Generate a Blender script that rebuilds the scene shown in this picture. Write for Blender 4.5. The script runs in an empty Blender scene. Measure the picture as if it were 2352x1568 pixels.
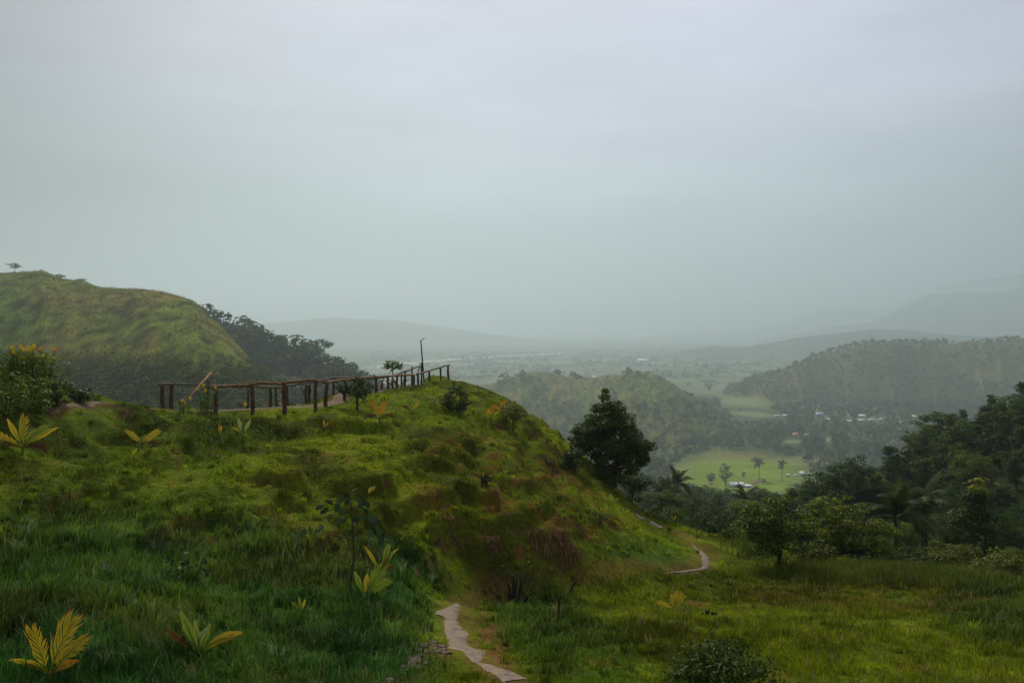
import bpy, math, random
import numpy as np
from mathutils import Vector, Matrix

random.seed(7)
rng = np.random.default_rng(11)
SC = bpy.context.scene
COL = SC.collection
R = math.radians
# camera model used to survey the photograph: pixel (of a 2352 wide print) + depth -> metres, eye at the origin
F, CX, HY = 1960.0, 1176.0, 750.0
def W(px, py, Y):
    return ((px - CX) / F * Y, Y, (HY - py) / F * Y)

# ------------------------------------------------------------------ noise
def _h(ix, iy, s):
    n = (ix.astype(np.int64) * 374761393 + iy.astype(np.int64) * 668265263 + s * 1274126177) & 0x7fffffff
    n = ((n ^ (n >> 13)) * 1274126177) & 0x7fffffff
    return ((n ^ (n >> 16)) & 0xffff) / 65535.0
def vnoise(x, y, s=0):
    x = np.asarray(x, float); y = np.asarray(y, float)
    ix = np.floor(x); iy = np.floor(y); fx = x - ix; fy = y - iy
    fx = fx * fx * fx * (fx * (fx * 6 - 15) + 10); fy = fy * fy * fy * (fy * (fy * 6 - 15) + 10)
    a = _h(ix, iy, s); b = _h(ix + 1, iy, s); c = _h(ix, iy + 1, s); d = _h(ix + 1, iy + 1, s)
    return (a + (b - a) * fx + (c - a) * fy + (a - b - c + d) * fx * fy) * 2 - 1
def fbm(x, y, o=4, s=0):
    t = 0; a = 1.0; n = 0
    for k in range(o):
        t = t + a * vnoise(x * 2 ** k + 17.3 * k, y * 2 ** k - 9.1 * k, s + k); n += a; a *= .5
    return t / n
def sstep(a, b, x):
    t = np.clip((x - a) / (b - a), 0, 1); return t * t * (3 - 2 * t)

# ------------------------------------------------------------------ terrain
S = 2.0     # far relief is surveyed in half metres
# far relief: each ridge is (pixel column, pixel row, distance) along its crest
RIDGES = {
 'grassy_hill': dict(p=[(-900,640,270),(-400,628,270),(0,627,262),(50,624,260),(95,621,258),(130,634,256),(150,641,254),(190,645,252),(230,660,248),(280,662,245),(330,664,240),(380,671,236),(420,682,232),(450,695,228),(480,722,224),(520,762,218),(560,806,212),(600,851,205),(622,874,200),(660,930,195),(760,1080,190)],
    base=-42, front=125, back=70, pw=1.35, gul=.03, wob=.015),
 'wooded_spur': dict(p=[(300,705,330),(420,715,330),(480,735,328),(520,765,326),(560,775,324),(600,785,322),(650,815,320),(700,832,318),(740,842,316),(800,855,314),(860,880,312),(900,915,310),(1000,1000,305),(1150,1150,300)],
    base=-70, front=150, back=90, pw=1.2),
 'scrub_hill': dict(p=[(980,960,440),(1030,905,440),(1070,890,440),(1130,880,440),(1180,864,445),(1210,853,448),(1250,852,450),(1300,864,445),(1340,872,430),(1380,866,420),(1430,858,410),(1490,852,405),(1515,862,402),(1550,884,400),(1590,915,398),(1620,938,395),(1650,960,392),(1690,1010,390),(1730,1090,388),(1760,1180,386)],
    base=-47.5, front=62, back=60, pw=1.2),
 'forested_hill': dict(p=[(1560,985,900),(1640,930,940),(1700,893,960),(1740,872,980),(1800,852,990),(1850,832,1000),(1900,812,1010),(1950,797,1010),(2000,790,1010),(2060,786,1010),(2130,787,1010),(2200,788,1010),(2260,784,1010),(2352,778,1010),(2700,770,1010),(3600,760,1010)],
    base=-81, front=125, back=200, pw=1.25),
 'far_hill': dict(p=[(1380,850,1650),(1480,838,1650),(1560,810,1650),(1600,800,1650),(1640,793,1650),(1700,797,1650),(1760,790,1650),(1850,771,1650),(1930,764,1650),(2000,755,1650),(2080,757,1650),(2180,768,1650),(2352,775,1650),(3200,770,1650)],
    base=-54, front=240, back=300, pw=1.1),
 'distant_mountain': dict(p=[(1700,790,2350),(1900,752,2350),(2000,740,2350),(2060,714,2350),(2100,690,2350),(2130,675,2350),(2200,670,2350),(2280,672,2350),(2352,658,2350),(2600,640,2350),(3400,700,2350)],
    base=-39.5, front=400, back=600, pw=1.1),
 'distant_peak': dict(p=[(1500,770,2900),(1700,760,2900),(1800,742,2900),(1880,708,2900),(1950,706,2900),(2010,716,2900),(2110,676,3000),(2200,646,3100),(2352,628,3200),(2700,600,3200),(3300,680,3200)],
    base=-38, front=430, back=450, pw=1.1),
 'distant_ridge': dict(p=[(-1500,700,1800),(-300,680,1800),(400,700,1850),(500,722,1900),(560,738,1900),(620,742,1950),(700,734,2000),(770,728,2000),(830,732,2000),(900,733,2050),(960,742,2100),(1040,754,2150),(1120,766,2200),(1250,782,2300),(1400,792,2400),(1550,800,2500)],
    base=-39.5, front=170, back=500, pw=1.15),
 'forest_slope': dict(p=[(1500,1330,60),(1650,1285,70),(1760,1235,85),(1870,1190,105),(1960,1140,125),(2080,1085,145),(2170,1030,155),(2260,990,158),(2352,965,158),(2600,900,160),(3600,760,180)],
    base=-24, front=95, back=170, pw=1.1, bback=-90),
}
def ridge(px, Y, f, seed):
    p = np.array(f['p'], float)
    zc = (HY - p[:, 1]) / F * p[:, 2]
    pxn = px
    yr = np.interp(pxn, p[:, 0], p[:, 2]); zr = np.interp(pxn, p[:, 0], zc)
    # gullies: the crest line wobbles in depth with spurs running down
    yr = yr + f.get('wob', .05) * yr * fbm(px / 120.0, Y * 0 + 3.3, 3, seed)
    d = Y - yr
    t = np.where(d < 0, -d / f['front'], d / f['back'])
    prof = 1 - np.clip(t, 0, None) ** f['pw']
    zr = zr - np.maximum(p[0, 0] - pxn, 0) / F * yr * .3 - np.maximum(pxn - p[-1, 0], 0) / F * yr * .3
    bs = np.where(d < 0, f['base'], f.get('bback', f['base'])); amp = zr - bs
    z = bs + np.where(amp > 0, amp * np.maximum(prof, -4), -60)
    z = z - np.clip(t - 1, 0, 8) * 25 - np.where(amp > 0, 0, 30)
    sp = fbm(px / F * yr / (0.11 * f['front']) * .35, Y / (f['front'] * .5), 4, seed + 40)
    z = z + sp * f.get('gul', .10) * (zr - f['base']) * np.clip(t * 3, 0, 1) * np.clip(1.3 - t, 0, 1)
    return z
SX = dict(scrub_hill=3.4, far_hill=3.0, distant_mountain=3.6, distant_peak=4.4, distant_ridge=4.2)
BR = [0, 50, 80, 100, 200, 400, 600, 760, 900, 12000]
BZ = [-9, -14, -21, -26, -48, -92, -128, -150, -160, -162]
def smax(a, b, k):
    h = np.clip(.5 + .5 * (a - b) / k, 0, 1)
    return b + (a - b) * h + k * h * (1 - h)
def H_far(x, y):
    r = np.hypot(x, y)
    yy = np.maximum(y, r * .35)
    px = CX + F * x / np.maximum(yy, 1e-3)
    base = np.interp(r, BR, BZ)
    base = base + fbm(x / 80., y / 80., 3, 5) * 4.0 * sstep(90, 180, r) * (1 - sstep(660, 900, r)) + .8 * fbm(x / 180, y / 180, 2, 77) * sstep(900, 1200, r)
    z = base; who = np.zeros(x.shape, int)
    for i, (k, f) in enumerate(RIDGES.items()):
        S = SX.get(k, 2.0)
        zz = ridge(px, yy, f, 100 + 7 * i) if k == 'forest_slope' else S * ridge(px, yy / S, f, 100 + 7 * i)
        zz = np.where(y > r * .30, zz, -200)
        who = np.where(zz > z, i + 1, who)
        z = smax(zz, z, 1.2)
    return z, who
# near ground: surveyed points (pixel column, pixel row, distance)
CP = [
 (-300,1568,11),(0,1568,11.5),(130,1568,12),(450,1568,12.6),(800,1568,13.4),(1000,1568,14.2),(1150,1568,15),(1400,1568,15.3),(1650,1568,15.5),(2000,1568,15.5),(2352,1568,15.2),(2700,1568,15),
 (0,1400,14.6),(450,1400,16.6),(700,1400,18.6),(830,1350,20.5),(950,1400,20.8),(1040,1390,22),(1290,1400,23),(1600,1400,24.5),(2000,1400,24.5),(2352,1400,24),(2700,1400,24),
 (0,1290,17.6),(300,1300,19.4),(600,1290,20.8),(900,1300,23.4),(985,1345,25),(1080,1325,27.5),(1180,1315,28.5),(1300,1312,29.5),(1400,1312,30.5),(1560,1308,33.5),(1625,1290,36.5),(1800,1305,36),(1950,1312,35),(2100,1325,33.5),(2352,1350,30.5),(2650,1360,30),
 (1610,1245,41),(1545,1213,44.5),(1480,1185,48),(1435,1145,51),(1700,1250,41.5),
 (955,1245,25.8),(1060,1235,28.3),(1200,1245,29.4),(1320,1262,30.4),(1450,1272,32.2),(1580,1268,35.6),
 (0,1150,20.6),(300,1150,22.4),(600,1100,26),(800,1130,26.6),(950,1140,28.0),(1100,1100,32),(1200,1160,31),(1300,1130,36),(1400,1190,38),(1500,1230,40),
 (0,1010,24.5),(300,1015,27.6),(600,1000,32),(780,1010,33),(900,1000,36),(1000,960,41),(1100,980,43),(1200,1000,44),(1300,1070,42),
 (-300,960,25),(100,962,28),(200,937,31.2),(170,950,29),(250,925,32),(320,930,33),(390,950,34.5),(60,960,26.4),
 (0,930,27),(0,870,29),(60,850,30.5),(130,885,31.5),(180,908,32.2),(215,925,32.8),(-250,850,30),(-250,930,27),
 (470,950,37.2),(495,948,38),(580,946,38.5),(653,940,38.7),(725,944,38.7),(748,933,41),(792,920,44),(832,916,47),(864,912,50),(891,907.6,53),(912,904.7,55),(930,901.7,57),(950,900,59),(986,887.7,63),(1012,875,66),(1030,873,68),
 (430,943,40.5),(520,942,41.5),(620,936,42),(700,928,43),(766,914,46.5),(850,905,52),(902,897,57),(935,890,62),(970,873,70),(1000,873,70),(1040,878,70),
 (1080,893,66),(1150,930,60),(1230,968,56),(1290,1002,53),(1340,1045,50),(1400,1105,49),
]
CW = [W(*c) for c in CP] + [(0,0,-1.7),(-2,2,-1.75),(2,2,-1.75),(0,4,-2.3),(-4,5,-2.7),(4,5,-2.8),(0,8,-3.9),(-7,8,-3.8),(7,8,-4.1),(14,9,-4.8),(-14,9,-3.8),
 (0,-10,-1.8),(-20,-10,-2.5),(20,-10,-3),(0,-40,-4),(-50,-30,-6),(50,-30,-8),(-45,10,-2.6),(45,10,-7),(-30,22,-1.2),(-45,35,-1),(45,30,-11),(65,40,-15),(-65,50,-8),(-36,42,-3),
 (-13.5,45.5,-5.2),(-10,48,-6),(-7.5,60,-7),(-4,74,-8),(-1.5,76,-9),(-14,54,-11),(-9,70,-14),(-20,46,-6),(-26,50,-8),
 (0,72,-10),(3,64,-11),(6,58,-12),(10,55,-13.5),(14,50,-14),(19,46,-14.5),(24,44,-14.5),(30,41,-14.5),(15,44,-11.4),(22,62,-19),(35,55,-18),(9.2,46,-10.6)]
for pxx in range(-500, 3001, 250):
    for Yc in (100., 130.):
        xx = np.array([(pxx - CX) / F * Yc]); yy_ = np.array([Yc])
        zz, _ = H_far(xx, yy_); CW.append((xx[0], Yc, float(zz[0])))
CW = np.array(CW)
def _K(d2): return np.where(d2 > 1e-9, .5 * d2 * np.log(np.maximum(d2, 1e-9)), 0)
_n = len(CW)
_D = _K((CW[:, None, 0] - CW[None, :, 0]) ** 2 + (CW[:, None, 1] - CW[None, :, 1]) ** 2) + np.eye(_n) * .35
_P = np.c_[np.ones(_n), CW[:, :2]]
_A = np.block([[_D, _P], [_P.T, np.zeros((3, 3))]])
_S = np.linalg.solve(_A, np.r_[CW[:, 2], 0, 0, 0])
def tps(x, y):
    x = np.asarray(x, float).ravel(); y = np.asarray(y, float).ravel(); out = np.empty(x.size)
    for i in range(0, x.size, 20000):
        a = x[i:i + 20000]; b = y[i:i + 20000]
        out[i:i + 20000] = _K((a[:, None] - CW[None, :, 0]) ** 2 + (b[:, None] - CW[None, :, 1]) ** 2) @ _S[:_n] + _S[_n] + _S[_n + 1] * a + _S[_n + 2] * b
    return out
def hit_f(fn, px, py, y0=7., y1=95., n=900):
    Y = np.geomspace(y0, y1, n); x = (px - CX) / F * Y; z = (HY - py) / F * Y
    h = fn(x, Y); k = np.nonzero(h >= z)[0]
    i = k[0] if len(k) else int(np.argmax(h - z))
    if len(k) and i > 0:
        a = z[i - 1] - h[i - 1]; b_ = h[i] - z[i]; t = a / max(a + b_, 1e-9); f = lambda q: q[i - 1] + (q[i] - q[i - 1]) * t
        return np.array([f(x), f(Y), f(h)])
    return np.array([x[i], Y[i], h[i]])
# trodden line of the footpath (pixels), used to keep the ground smooth there
PATH_PX = [(1215,1600),(1150,1545),(1085,1500),(1050,1455),(1042,1415),(1050,1385),(1110,1352),(1200,1332),(1400,1315),(1560,1306),(1618,1293),(1622,1272),(1598,1248),(1545,1215),(1505,1203),(1475,1188),(1452,1172)]
PATH_W = np.array([hit_f(tps, *p)[:2] for p in PATH_PX])
BRANCH_W = np.array([hit_f(tps, *p)[:2] for p in [(1015,1482),(965,1520),(920,1555),(870,1600)]])
TOP_W = np.array([W(*p)[:2] for p in [(110,958,28.4),(200,937,31.2),(300,937,35),(400,947,38.5),(480,946,39.8),(600,940,40.3),(715,934,40.8),(770,925,43.5),(840,912,49.5),(900,903,55.5),(950,895,61),(1000,877,67.5)]])
def dist_poly(x, y, P):
    d = np.full(np.shape(x), 1e9)
    for a, b in zip(P[:-1], P[1:]):
        v = b - a; L = (v @ v) + 1e-9
        t = np.clip(((x - a[0]) * v[0] + (y - a[1]) * v[1]) / L, 0, 1)
        d = np.minimum(d, np.hypot(x - a[0] - t * v[0], y - a[1] - t * v[1]))
    return d
def H_near(x, y, detail=True):
    x = np.asarray(x, float).ravel(); y = np.asarray(y, float).ravel()
    z = tps(x, y)
    yy = np.maximum(y, 1); px = CX + F * x / yy; py = HY - F * z / yy
    dp = np.minimum(dist_poly(x, y, PATH_W), dist_poly(x, y, TOP_W) * .8)
    calm = sstep(.6, 1.9, dp)
    # hummocky eroded flank of the knoll
    m = sstep(1330, 1240, py) * sstep(905, 960, py) * sstep(1500, 1250, px) * sstep(-200, 350, px)
    m = np.maximum(m, .45 * sstep(900, 700, px) * sstep(920, 980, py))
    z0 = z
    hum = np.abs(fbm(x / 2.6, y / 2.1, 4, 3)) * .75 + fbm(x / 6., y / 4., 2, 9) * .3
    z = z + m * calm * (hum * .76 - .15)
    st = .8; q = z / st + .55 * fbm(x / 4.5, y / 4.5, 3, 21) + .2 * fbm(x / 1.2, y / 1.2, 2, 25); fr = q - np.floor(q)
    z = z + m * calm * .72 * st * (sstep(.52, .98, fr) - fr)
    q2 = z / .33 + .7 * fbm(x / 2.2, y / 2.2, 3, 26); fr2 = q2 - np.floor(q2)
    z = z + m * calm * .7 * .33 * (sstep(.5, .98, fr2) - fr2)
    z = z + (.17 * fbm(x / 1.5, y / 1.3, 3, 31) + .16 * fbm(x / 5., y / 5., 2, 33)) * (.06 + .94 * calm) * sstep(5, 10, np.hypot(x, y))
    z = z + m * calm * .11 * fbm(x / .5, y / .5, 3, 35)
    return z
def H(x, y):
    x = np.asarray(x, float); y = np.asarray(y, float); sh = x.shape
    x = x.ravel(); y = y.ravel(); r = np.hypot(x, y)
    zf, who = H_far(x, y)
    w = 1 - sstep(80, 118, r); z = zf.copy(); k = w > 0
    if k.any(): z[k] = H_near(x[k], y[k]) * w[k] + zf[k] * (1 - w[k])
    return z.reshape(sh), np.where(w > .5, -1, who).reshape(sh)
def Hz(x, y): return H(np.asarray(x, float), np.asarray(y, float))[0]
def hit(px, py, y0=7., y1=95.): return Vector(hit_f(Hz, px, py, y0, y1))
def ground(x, y): return float(Hz(np.array([x]), np.array([y]))[0])
def at_depth(px, Y, dz=0.):
    x = (px - CX) / F * Y; return Vector((x, Y, ground(x, Y) + dz))

# ------------------------------------------------------------------ object helpers
def tag(o, label=None, cat=None, group=None, kind=None):
    if label: o['label'] = label
    if cat: o['category'] = cat
    if group: o['group'] = group
    if kind: o['kind'] = kind
    return o
def thing(name, loc, label, cat, group=None, rz=0.):
    o = bpy.data.objects.new(name, None); o.empty_display_size = .1; COL.objects.link(o)
    o.location = loc; o.rotation_euler = (0, 0, rz); return tag(o, label, cat, group)
def copy_tree(o, parent=None):
    c = o.copy(); COL.objects.link(c); c.parent = parent
    for ch in list(o.children): copy_tree(ch, c)
    return c
def np_mesh(name, V, quads=None, tris=None, tint=None, mats=(), smooth=False, col=None, fm=None):
    me = bpy.data.meshes.new(name)
    V = np.asarray(V, np.float32); me.vertices.add(len(V)); me.vertices.foreach_set('co', V.ravel())
    lv = []; ls = []; tot = 0
    if quads is not None and len(quads):
        q = np.asarray(quads, np.int32); lv.append(q.ravel()); ls.append(np.arange(len(q)) * 4); tot = q.size
    if tris is not None and len(tris):
        t = np.asarray(tris, np.int32); lv.append(t.ravel()); ls.append(tot + np.arange(len(t)) * 3)
    lv = np.concatenate(lv).astype(np.int32); ls = np.concatenate(ls).astype(np.int32)
    me.loops.add(len(lv)); me.loops.foreach_set('vertex_index', lv)
    me.polygons.add(len(ls)); me.polygons.foreach_set('loop_start', ls)
    if smooth: me.polygons.foreach_set('use_smooth', np.ones(len(ls), bool))
    if fm is not None: me.polygons.foreach_set('material_index', np.asarray(fm, np.int32))
    if tint is not None:
        a = me.attributes.new('tint', 'FLOAT', 'POINT'); a.data.foreach_set('value', np.asarray(tint, np.float32))
    if col is not None:
        a = me.attributes.new('tone', 'FLOAT_COLOR', 'POINT')
        c = np.ones((len(V), 4), np.float32); c[:, :3] = col; a.data.foreach_set('color', c.ravel())
    for m in mats: me.materials.append(m)
    me.update(calc_edges=True)
    return me
def link(name, me, parent=None):
    o = bpy.data.objects.new(name, me); COL.objects.link(o); o.parent = parent; return o
class MB:
    """collects shapes for one mesh"""
    def __init__(s): s.v = []; s.q = []; s.t = []; s.c = []; s.n = 0
    def add(s, V, q=None, t=None, tint=0.5):
        V = np.asarray(V, float).reshape(-1, 3)
        if q is not None and len(q): s.q.append(np.asarray(q, int).reshape(-1, 4) + s.n)
        if t is not None and len(t): s.t.append(np.asarray(t, int).reshape(-1, 3) + s.n)
        s.v.append(V); s.c.append(np.broadcast_to(np.asarray(tint, float), (len(V),)).copy()); s.n += len(V)
    def tube(s, P, rad, n=7, tint=.5, cap=True, wob=0., seed=0):
        P = np.asarray(P, float); m = len(P); rad = np.broadcast_to(np.asarray(rad, float), (m,))
        T = np.gradient(P, axis=0); T /= np.linalg.norm(T, axis=1)[:, None] + 1e-9
        a = np.array([0., 0, 1]) if abs(T[0, 2]) < .8 else np.array([1., 0, 0])
        V = []; rr = np.random.default_rng(seed + m * 13 + n)
        for i in range(m):
            u = np.cross(a, T[i]); u /= np.linalg.norm(u) + 1e-9; w = np.cross(T[i], u)
            th = np.arange(n) / n * 2 * math.pi
            k = rad[i] * (1 + wob * (rr.random(n) - .5))
            V.append(P[i] + (np.cos(th) * k)[:, None] * u + (np.sin(th) * k)[:, None] * w)
        V = np.concatenate(V); q = []
        for i in range(m - 1):
            for j in range(n):
                q.append((i * n + j, i * n + (j + 1) % n, (i + 1) * n + (j + 1) % n, (i + 1) * n + j))
        t = []
        if cap:
            V = np.r_[V, [P[0]], [P[-1]]]
            for j in range(n):
                t.append((m * n, (j + 1) % n, j)); t.append((m * n + 1, (m - 1) * n + j, (m - 1) * n + (j + 1) % n))
        s.add(V, q, t, tint)
    def box(s, c, size, tint=.5, rz=0., M=None):
        d = np.array([(x, y, z) for x in (-.5, .5) for y in (-.5, .5) for z in (-.5, .5)]) * np.asarray(size)
        if rz: d = d @ np.array([[math.cos(rz), math.sin(rz), 0], [-math.sin(rz), math.cos(rz), 0], [0, 0, 1]])
        s.add(d + np.asarray(c), [(0,1,3,2),(4,6,7,5),(0,4,5,1),(2,3,7,6),(0,2,6,4),(1,5,7,3)], None, tint)
    def mesh(s, name, mat, smooth=False):
        return np_mesh(name, np.concatenate(s.v), np.concatenate(s.q) if s.q else None, np.concatenate(s.t) if s.t else None,
                       np.concatenate(s.c), [mat] if not isinstance(mat, (list, tuple)) else mat, smooth)
    def build(s, name, mat, parent=None, smooth=False): return link(name, s.mesh(name, mat, smooth), parent)

# ------------------------------------------------------------------ materials
class NT:
    def __init__(s, name):
        s.m = bpy.data.materials.new(name); s.m.use_nodes = True; s.t = s.m.node_tree; s.t.nodes.clear()
        s.out = s.n('ShaderNodeOutputMaterial')
    def n(s, typ, **kw):
        x = s.t.nodes.new(typ)
        for k, v in kw.items():
            if k.startswith('i_'):
                key = k[2:]; key = int(key) if key.isdigit() else key.replace('_', ' ')
                x.inputs[key].default_value = v
            else: setattr(x, k, v)
        return x
    def l(s, a, b): s.t.links.new(a, b)
    def noise(s, scale, detail=4, vec=None, rough=.55):
        x = s.n('ShaderNodeTexNoise'); x.inputs['Scale'].default_value = scale; x.inputs['Detail'].default_value = detail; x.inputs['Roughness'].default_value = rough
        if vec is not None: s.l(vec, x.inputs['Vector'])
        return x.outputs['Fac']
    def ramp(s, fac, stops):
        x = s.n('ShaderNodeValToRGB'); e = x.color_ramp.elements
        while len(e) < len(stops): e.new(.5)
        for i, (p, c) in enumerate(stops):
            e[i].position = p; e[i].color = (*c, 1) if len(c) == 3 else c
        s.l(fac, x.inputs['Fac']); return x.outputs['Color']
    def mix(s, fac, a, b, mode='MIX'):
        x = s.n('ShaderNodeMix', data_type='RGBA', blend_type=mode)
        for sock, v in ((x.inputs[0], fac), (x.inputs[6], a), (x.inputs[7], b)):
            if hasattr(v, 'links'): s.l(v, sock)
            elif isinstance(v, (int, float)): sock.default_value = v
            else: sock.default_value = (*v, 1)
        return x.outputs[2]
    def math(s, op, a, b=0.):
        x = s.n('ShaderNodeMath', operation=op)
        for sock, v in ((x.inputs[0], a), (x.inputs[1], b)):
            if hasattr(v, 'links'): s.l(v, sock)
            else: sock.default_value = v
        return x.outputs[0]
    def attr(s, name): return s.n('ShaderNodeAttribute', attribute_name=name)
    def surf(s, color, rough=.8, spec=.25, transl=0., bump=None, bstr=.3, bdist=.1):
        p = s.n('ShaderNodeBsdfPrincipled'); p.inputs['Specular IOR Level'].default_value = spec
        if hasattr(rough, 'links'): s.l(rough, p.inputs['Roughness'])
        else: p.inputs['Roughness'].default_value = rough
        if hasattr(color, 'links'): s.l(color, p.inputs['Base Color'])
        else: p.inputs['Base Color'].default_value = (*color, 1)
        if bump is not None:
            b = s.n('ShaderNodeBump'); b.inputs['Strength'].default_value = bstr; b.inputs['Distance'].default_value = bdist
            s.l(bump, b.inputs['Height']); s.l(b.outputs[0], p.inputs['Normal'])
        o = p.outputs[0]
        if transl:
            t = s.n('ShaderNodeBsdfTranslucent')
            if hasattr(color, 'links'): s.l(color, t.inputs['Color'])
            else: t.inputs['Color'].default_value = (*color, 1)
            mx = s.n('ShaderNodeMixShader'); mx.inputs[0].default_value = transl
            s.l(o, mx.inputs[1]); s.l(t.outputs[0], mx.inputs[2]); o = mx.outputs[0]
        s.l(o, s.out.inputs['Surface']); return s.m
    def pos(s): return s.n('ShaderNodeNewGeometry').outputs['Position']

def mat_tone(name, nscale=3., var=.35, rough=.8, transl=.0, spec=.2, bump=0.):
    """colour carried per vertex ('tone'), broken up by procedural noise"""
    k = NT(name); a = k.attr('tone').outputs['Color']; p = k.pos()
    n = k.noise(nscale, 5, p); v = k.ramp(n, [(.25, (1 - var,) * 3), (.75, (1 + var,) * 3)])
    c = k.mix(1., a, v, 'MULTIPLY')
    return k.surf(c, rough, spec, transl, k.noise(nscale * 3, 4, p) if bump else None, bump, .15)
def mat_leaf(name, dark, light, rough=.5, transl=.3, rnd=.35, spec=.08, nscale=.35):
    k = NT(name); t = k.attr('tint').outputs['Fac']; oi = k.n('ShaderNodeObjectInfo').outputs['Random']; p = k.pos()
    c = k.mix(t, dark, light)
    n = k.noise(nscale, 3, p); c = k.mix(1., c, k.ramp(n, [(.3, (.72, .74, .70)), (.7, (1.25, 1.22, 1.2))]), 'MULTIPLY')
    c = k.mix(1., c, k.ramp(oi, [(0, (1 - rnd, 1 - rnd * .9, 1 - rnd * .4)), (.5, (1, 1, 1)), (1, (1 + rnd, 1 + rnd * .75, 1 - rnd * .2))]), 'MULTIPLY')
    return k.surf(c, rough, spec, transl)
def mat_frond(name, stops, rough=.5, transl=.35):
    k = NT(name); t = k.attr('tint').outputs['Fac']; p = k.pos(); n = k.noise(14., 4, p)
    c = k.ramp(k.math('ADD', t, k.math('MULTIPLY', k.math('SUBTRACT', n, .5), .5)), stops)
    return k.surf(c, rough, .15, transl)
def mat_bark(name, a, b, scale=14.):
    k = NT(name); tc = k.n('ShaderNodeTexCoord').outputs['Object']; mp = k.n('ShaderNodeMapping'); mp.inputs['Scale'].default_value = (1, 1, .2); k.l(tc, mp.inputs[0])
    n = k.noise(scale, 5, mp.outputs[0]); return k.surf(k.ramp(n, [(.3, a), (.7, b)]), .85, .2, 0, n, .6, .03)
M = {}
M['ground'] = mat_tone('turf_and_soil', 5., .45, .95, 0, .04, .8)
M['hill'] = mat_tone('hill_grass', .12, .35, 1., 0, .02)
M['grass'] = mat_tone('grass_blades', 1.2, .25, .65, .35, .09)
M['far_leaf'] = mat_tone('far_foliage', .05, .2, 1., .2, .02)
M['leaf'] = mat_leaf('tree_leaf', (.022, .056, .010), (.10, .155, .018))
M['leaf_bright'] = mat_leaf('young_leaf', (.024, .058, .010), (.25, .30, .028), rnd=.2)
M['leaf_dark'] = mat_leaf('dark_leaf', (.014, .040, .010), (.068, .115, .016), rnd=.2)
M['leaf_olive'] = mat_leaf('olive_leaf', (.050, .078, .012), (.17, .19, .028), rnd=.25)
M['leaf_blue'] = mat_leaf('bluish_leaf', (.020, .052, .018), (.075, .130, .050), rnd=.1)
M['palm'] = mat_leaf('palm_frond', (.022, .050, .010), (.075, .100, .016), rnd=.3, spec=.06)
M['bark'] = mat_bark('tree_bark', (.030, .024, .018), (.085, .065, .045))
M['post'] = mat_bark('fence_post_wood', (.045, .024, .015), (.17, .090, .052))
M['rail'] = mat_bark('peeled_rail_wood', (.14, .070, .032), (.34, .19, .095), 9.)
M['grey_rail'] = mat_bark('weathered_rail_wood', (.10, .075, .060), (.24, .19, .16), 9.)
M['char'] = mat_bark('charred_wood', (.010, .010, .010), (.035, .030, .026))
M['metal'] = NT('dark_steel').surf((.03, .035, .04), .5, .5)
# ------------------------------------------------------------------ camera, sky, sun, air
cam = bpy.data.cameras.new('camera'); camo = bpy.data.objects.new('camera', cam); COL.objects.link(camo); SC.camera = camo
camo.rotation_euler = (R(90), 0, 0); cam.sensor_width = 36; cam.lens = 36 * F / 2352; cam.shift_y = -(784 - HY) / 2352
cam.clip_start = .1; cam.clip_end = 50000
SUN_EL, SUN_AZ = 46., -14.      # azimuth east of the view direction (+Y)
sl = bpy.data.lights.new('sun', 'SUN'); so = bpy.data.objects.new('sun', sl); COL.objects.link(so)
sl.energy = 2.8; sl.angle = R(12); sl.color = (1, .91, .76)
so.rotation_euler = (R(90 - SUN_EL), 0, R(180 - SUN_AZ)); so.location = (0, 0, 200)
wd = bpy.data.worlds.new('World'); SC.world = wd; wd.use_nodes = True
nt = wd.node_tree; nt.nodes.clear()
def wn(t, **k):
    x = nt.nodes.new(t)
    for a, b in k.items(): setattr(x, a, b)
    return x
wo = wn('ShaderNodeOutputWorld'); bg = wn('ShaderNodeBackground'); bg.inputs['Strength'].default_value = .1
sky = wn('ShaderNodeTexSky', sky_type='NISHITA', sun_disc=False, sun_elevation=R(SUN_EL), sun_rotation=R(SUN_AZ), air_density=1., dust_density=4., ozone_density=1.)
tc = wn('ShaderNodeTexCoord'); sep = wn('ShaderNodeSeparateXYZ'); nt.links.new(tc.outputs['Generated'], sep.inputs[0])
# overcast deck: lens vignetting painted in as dimming off centre, thin ragged scud low down
rp = wn('ShaderNodeValToRGB'); nt.links.new(sep.outputs['Z'], rp.inputs[0])
e = rp.color_ramp.elements
for _ in range(3): e.new(.5)
for i, (p, c) in enumerate([(0., (2.9, 3.85, 4.05)), (.10, (2.98, 3.85, 4.1)), (.22, (3.5, 3.82, 4.5)), (.38, (4.05, 4.2, 5.25)), (1., (6.0, 6.2, 7.0))]):
    e[i].position = p; e[i].color = (c[0] * .13, c[1] * .13, c[2] * .13, 1)
sc10 = wn('ShaderNodeVectorMath', operation='SCALE'); sc10.inputs['Scale'].default_value = 10; nt.links.new(rp.outputs[0], sc10.inputs[0])
mp = wn('ShaderNodeMapping'); mp.inputs['Scale'].default_value = (1.6, 1.6, 7.); nt.links.new(tc.outputs['Generated'], mp.inputs[0])
nz = wn('ShaderNodeTexNoise'); nz.inputs['Scale'].default_value = 1.5; nz.inputs['Detail'].default_value = 5; nz.inputs['Roughness'].default_value = .5; nt.links.new(mp.outputs[0], nz.inputs['Vector'])
nr = wn('ShaderNodeMapRange'); nr.inputs['From Min'].default_value = .25; nr.inputs['From Max'].default_value = .75; nr.inputs['To Min'].default_value = .80; nr.inputs['To Max'].default_value = 1.20; nt.links.new(nz.outputs['Fac'], nr.inputs[0])
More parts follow.
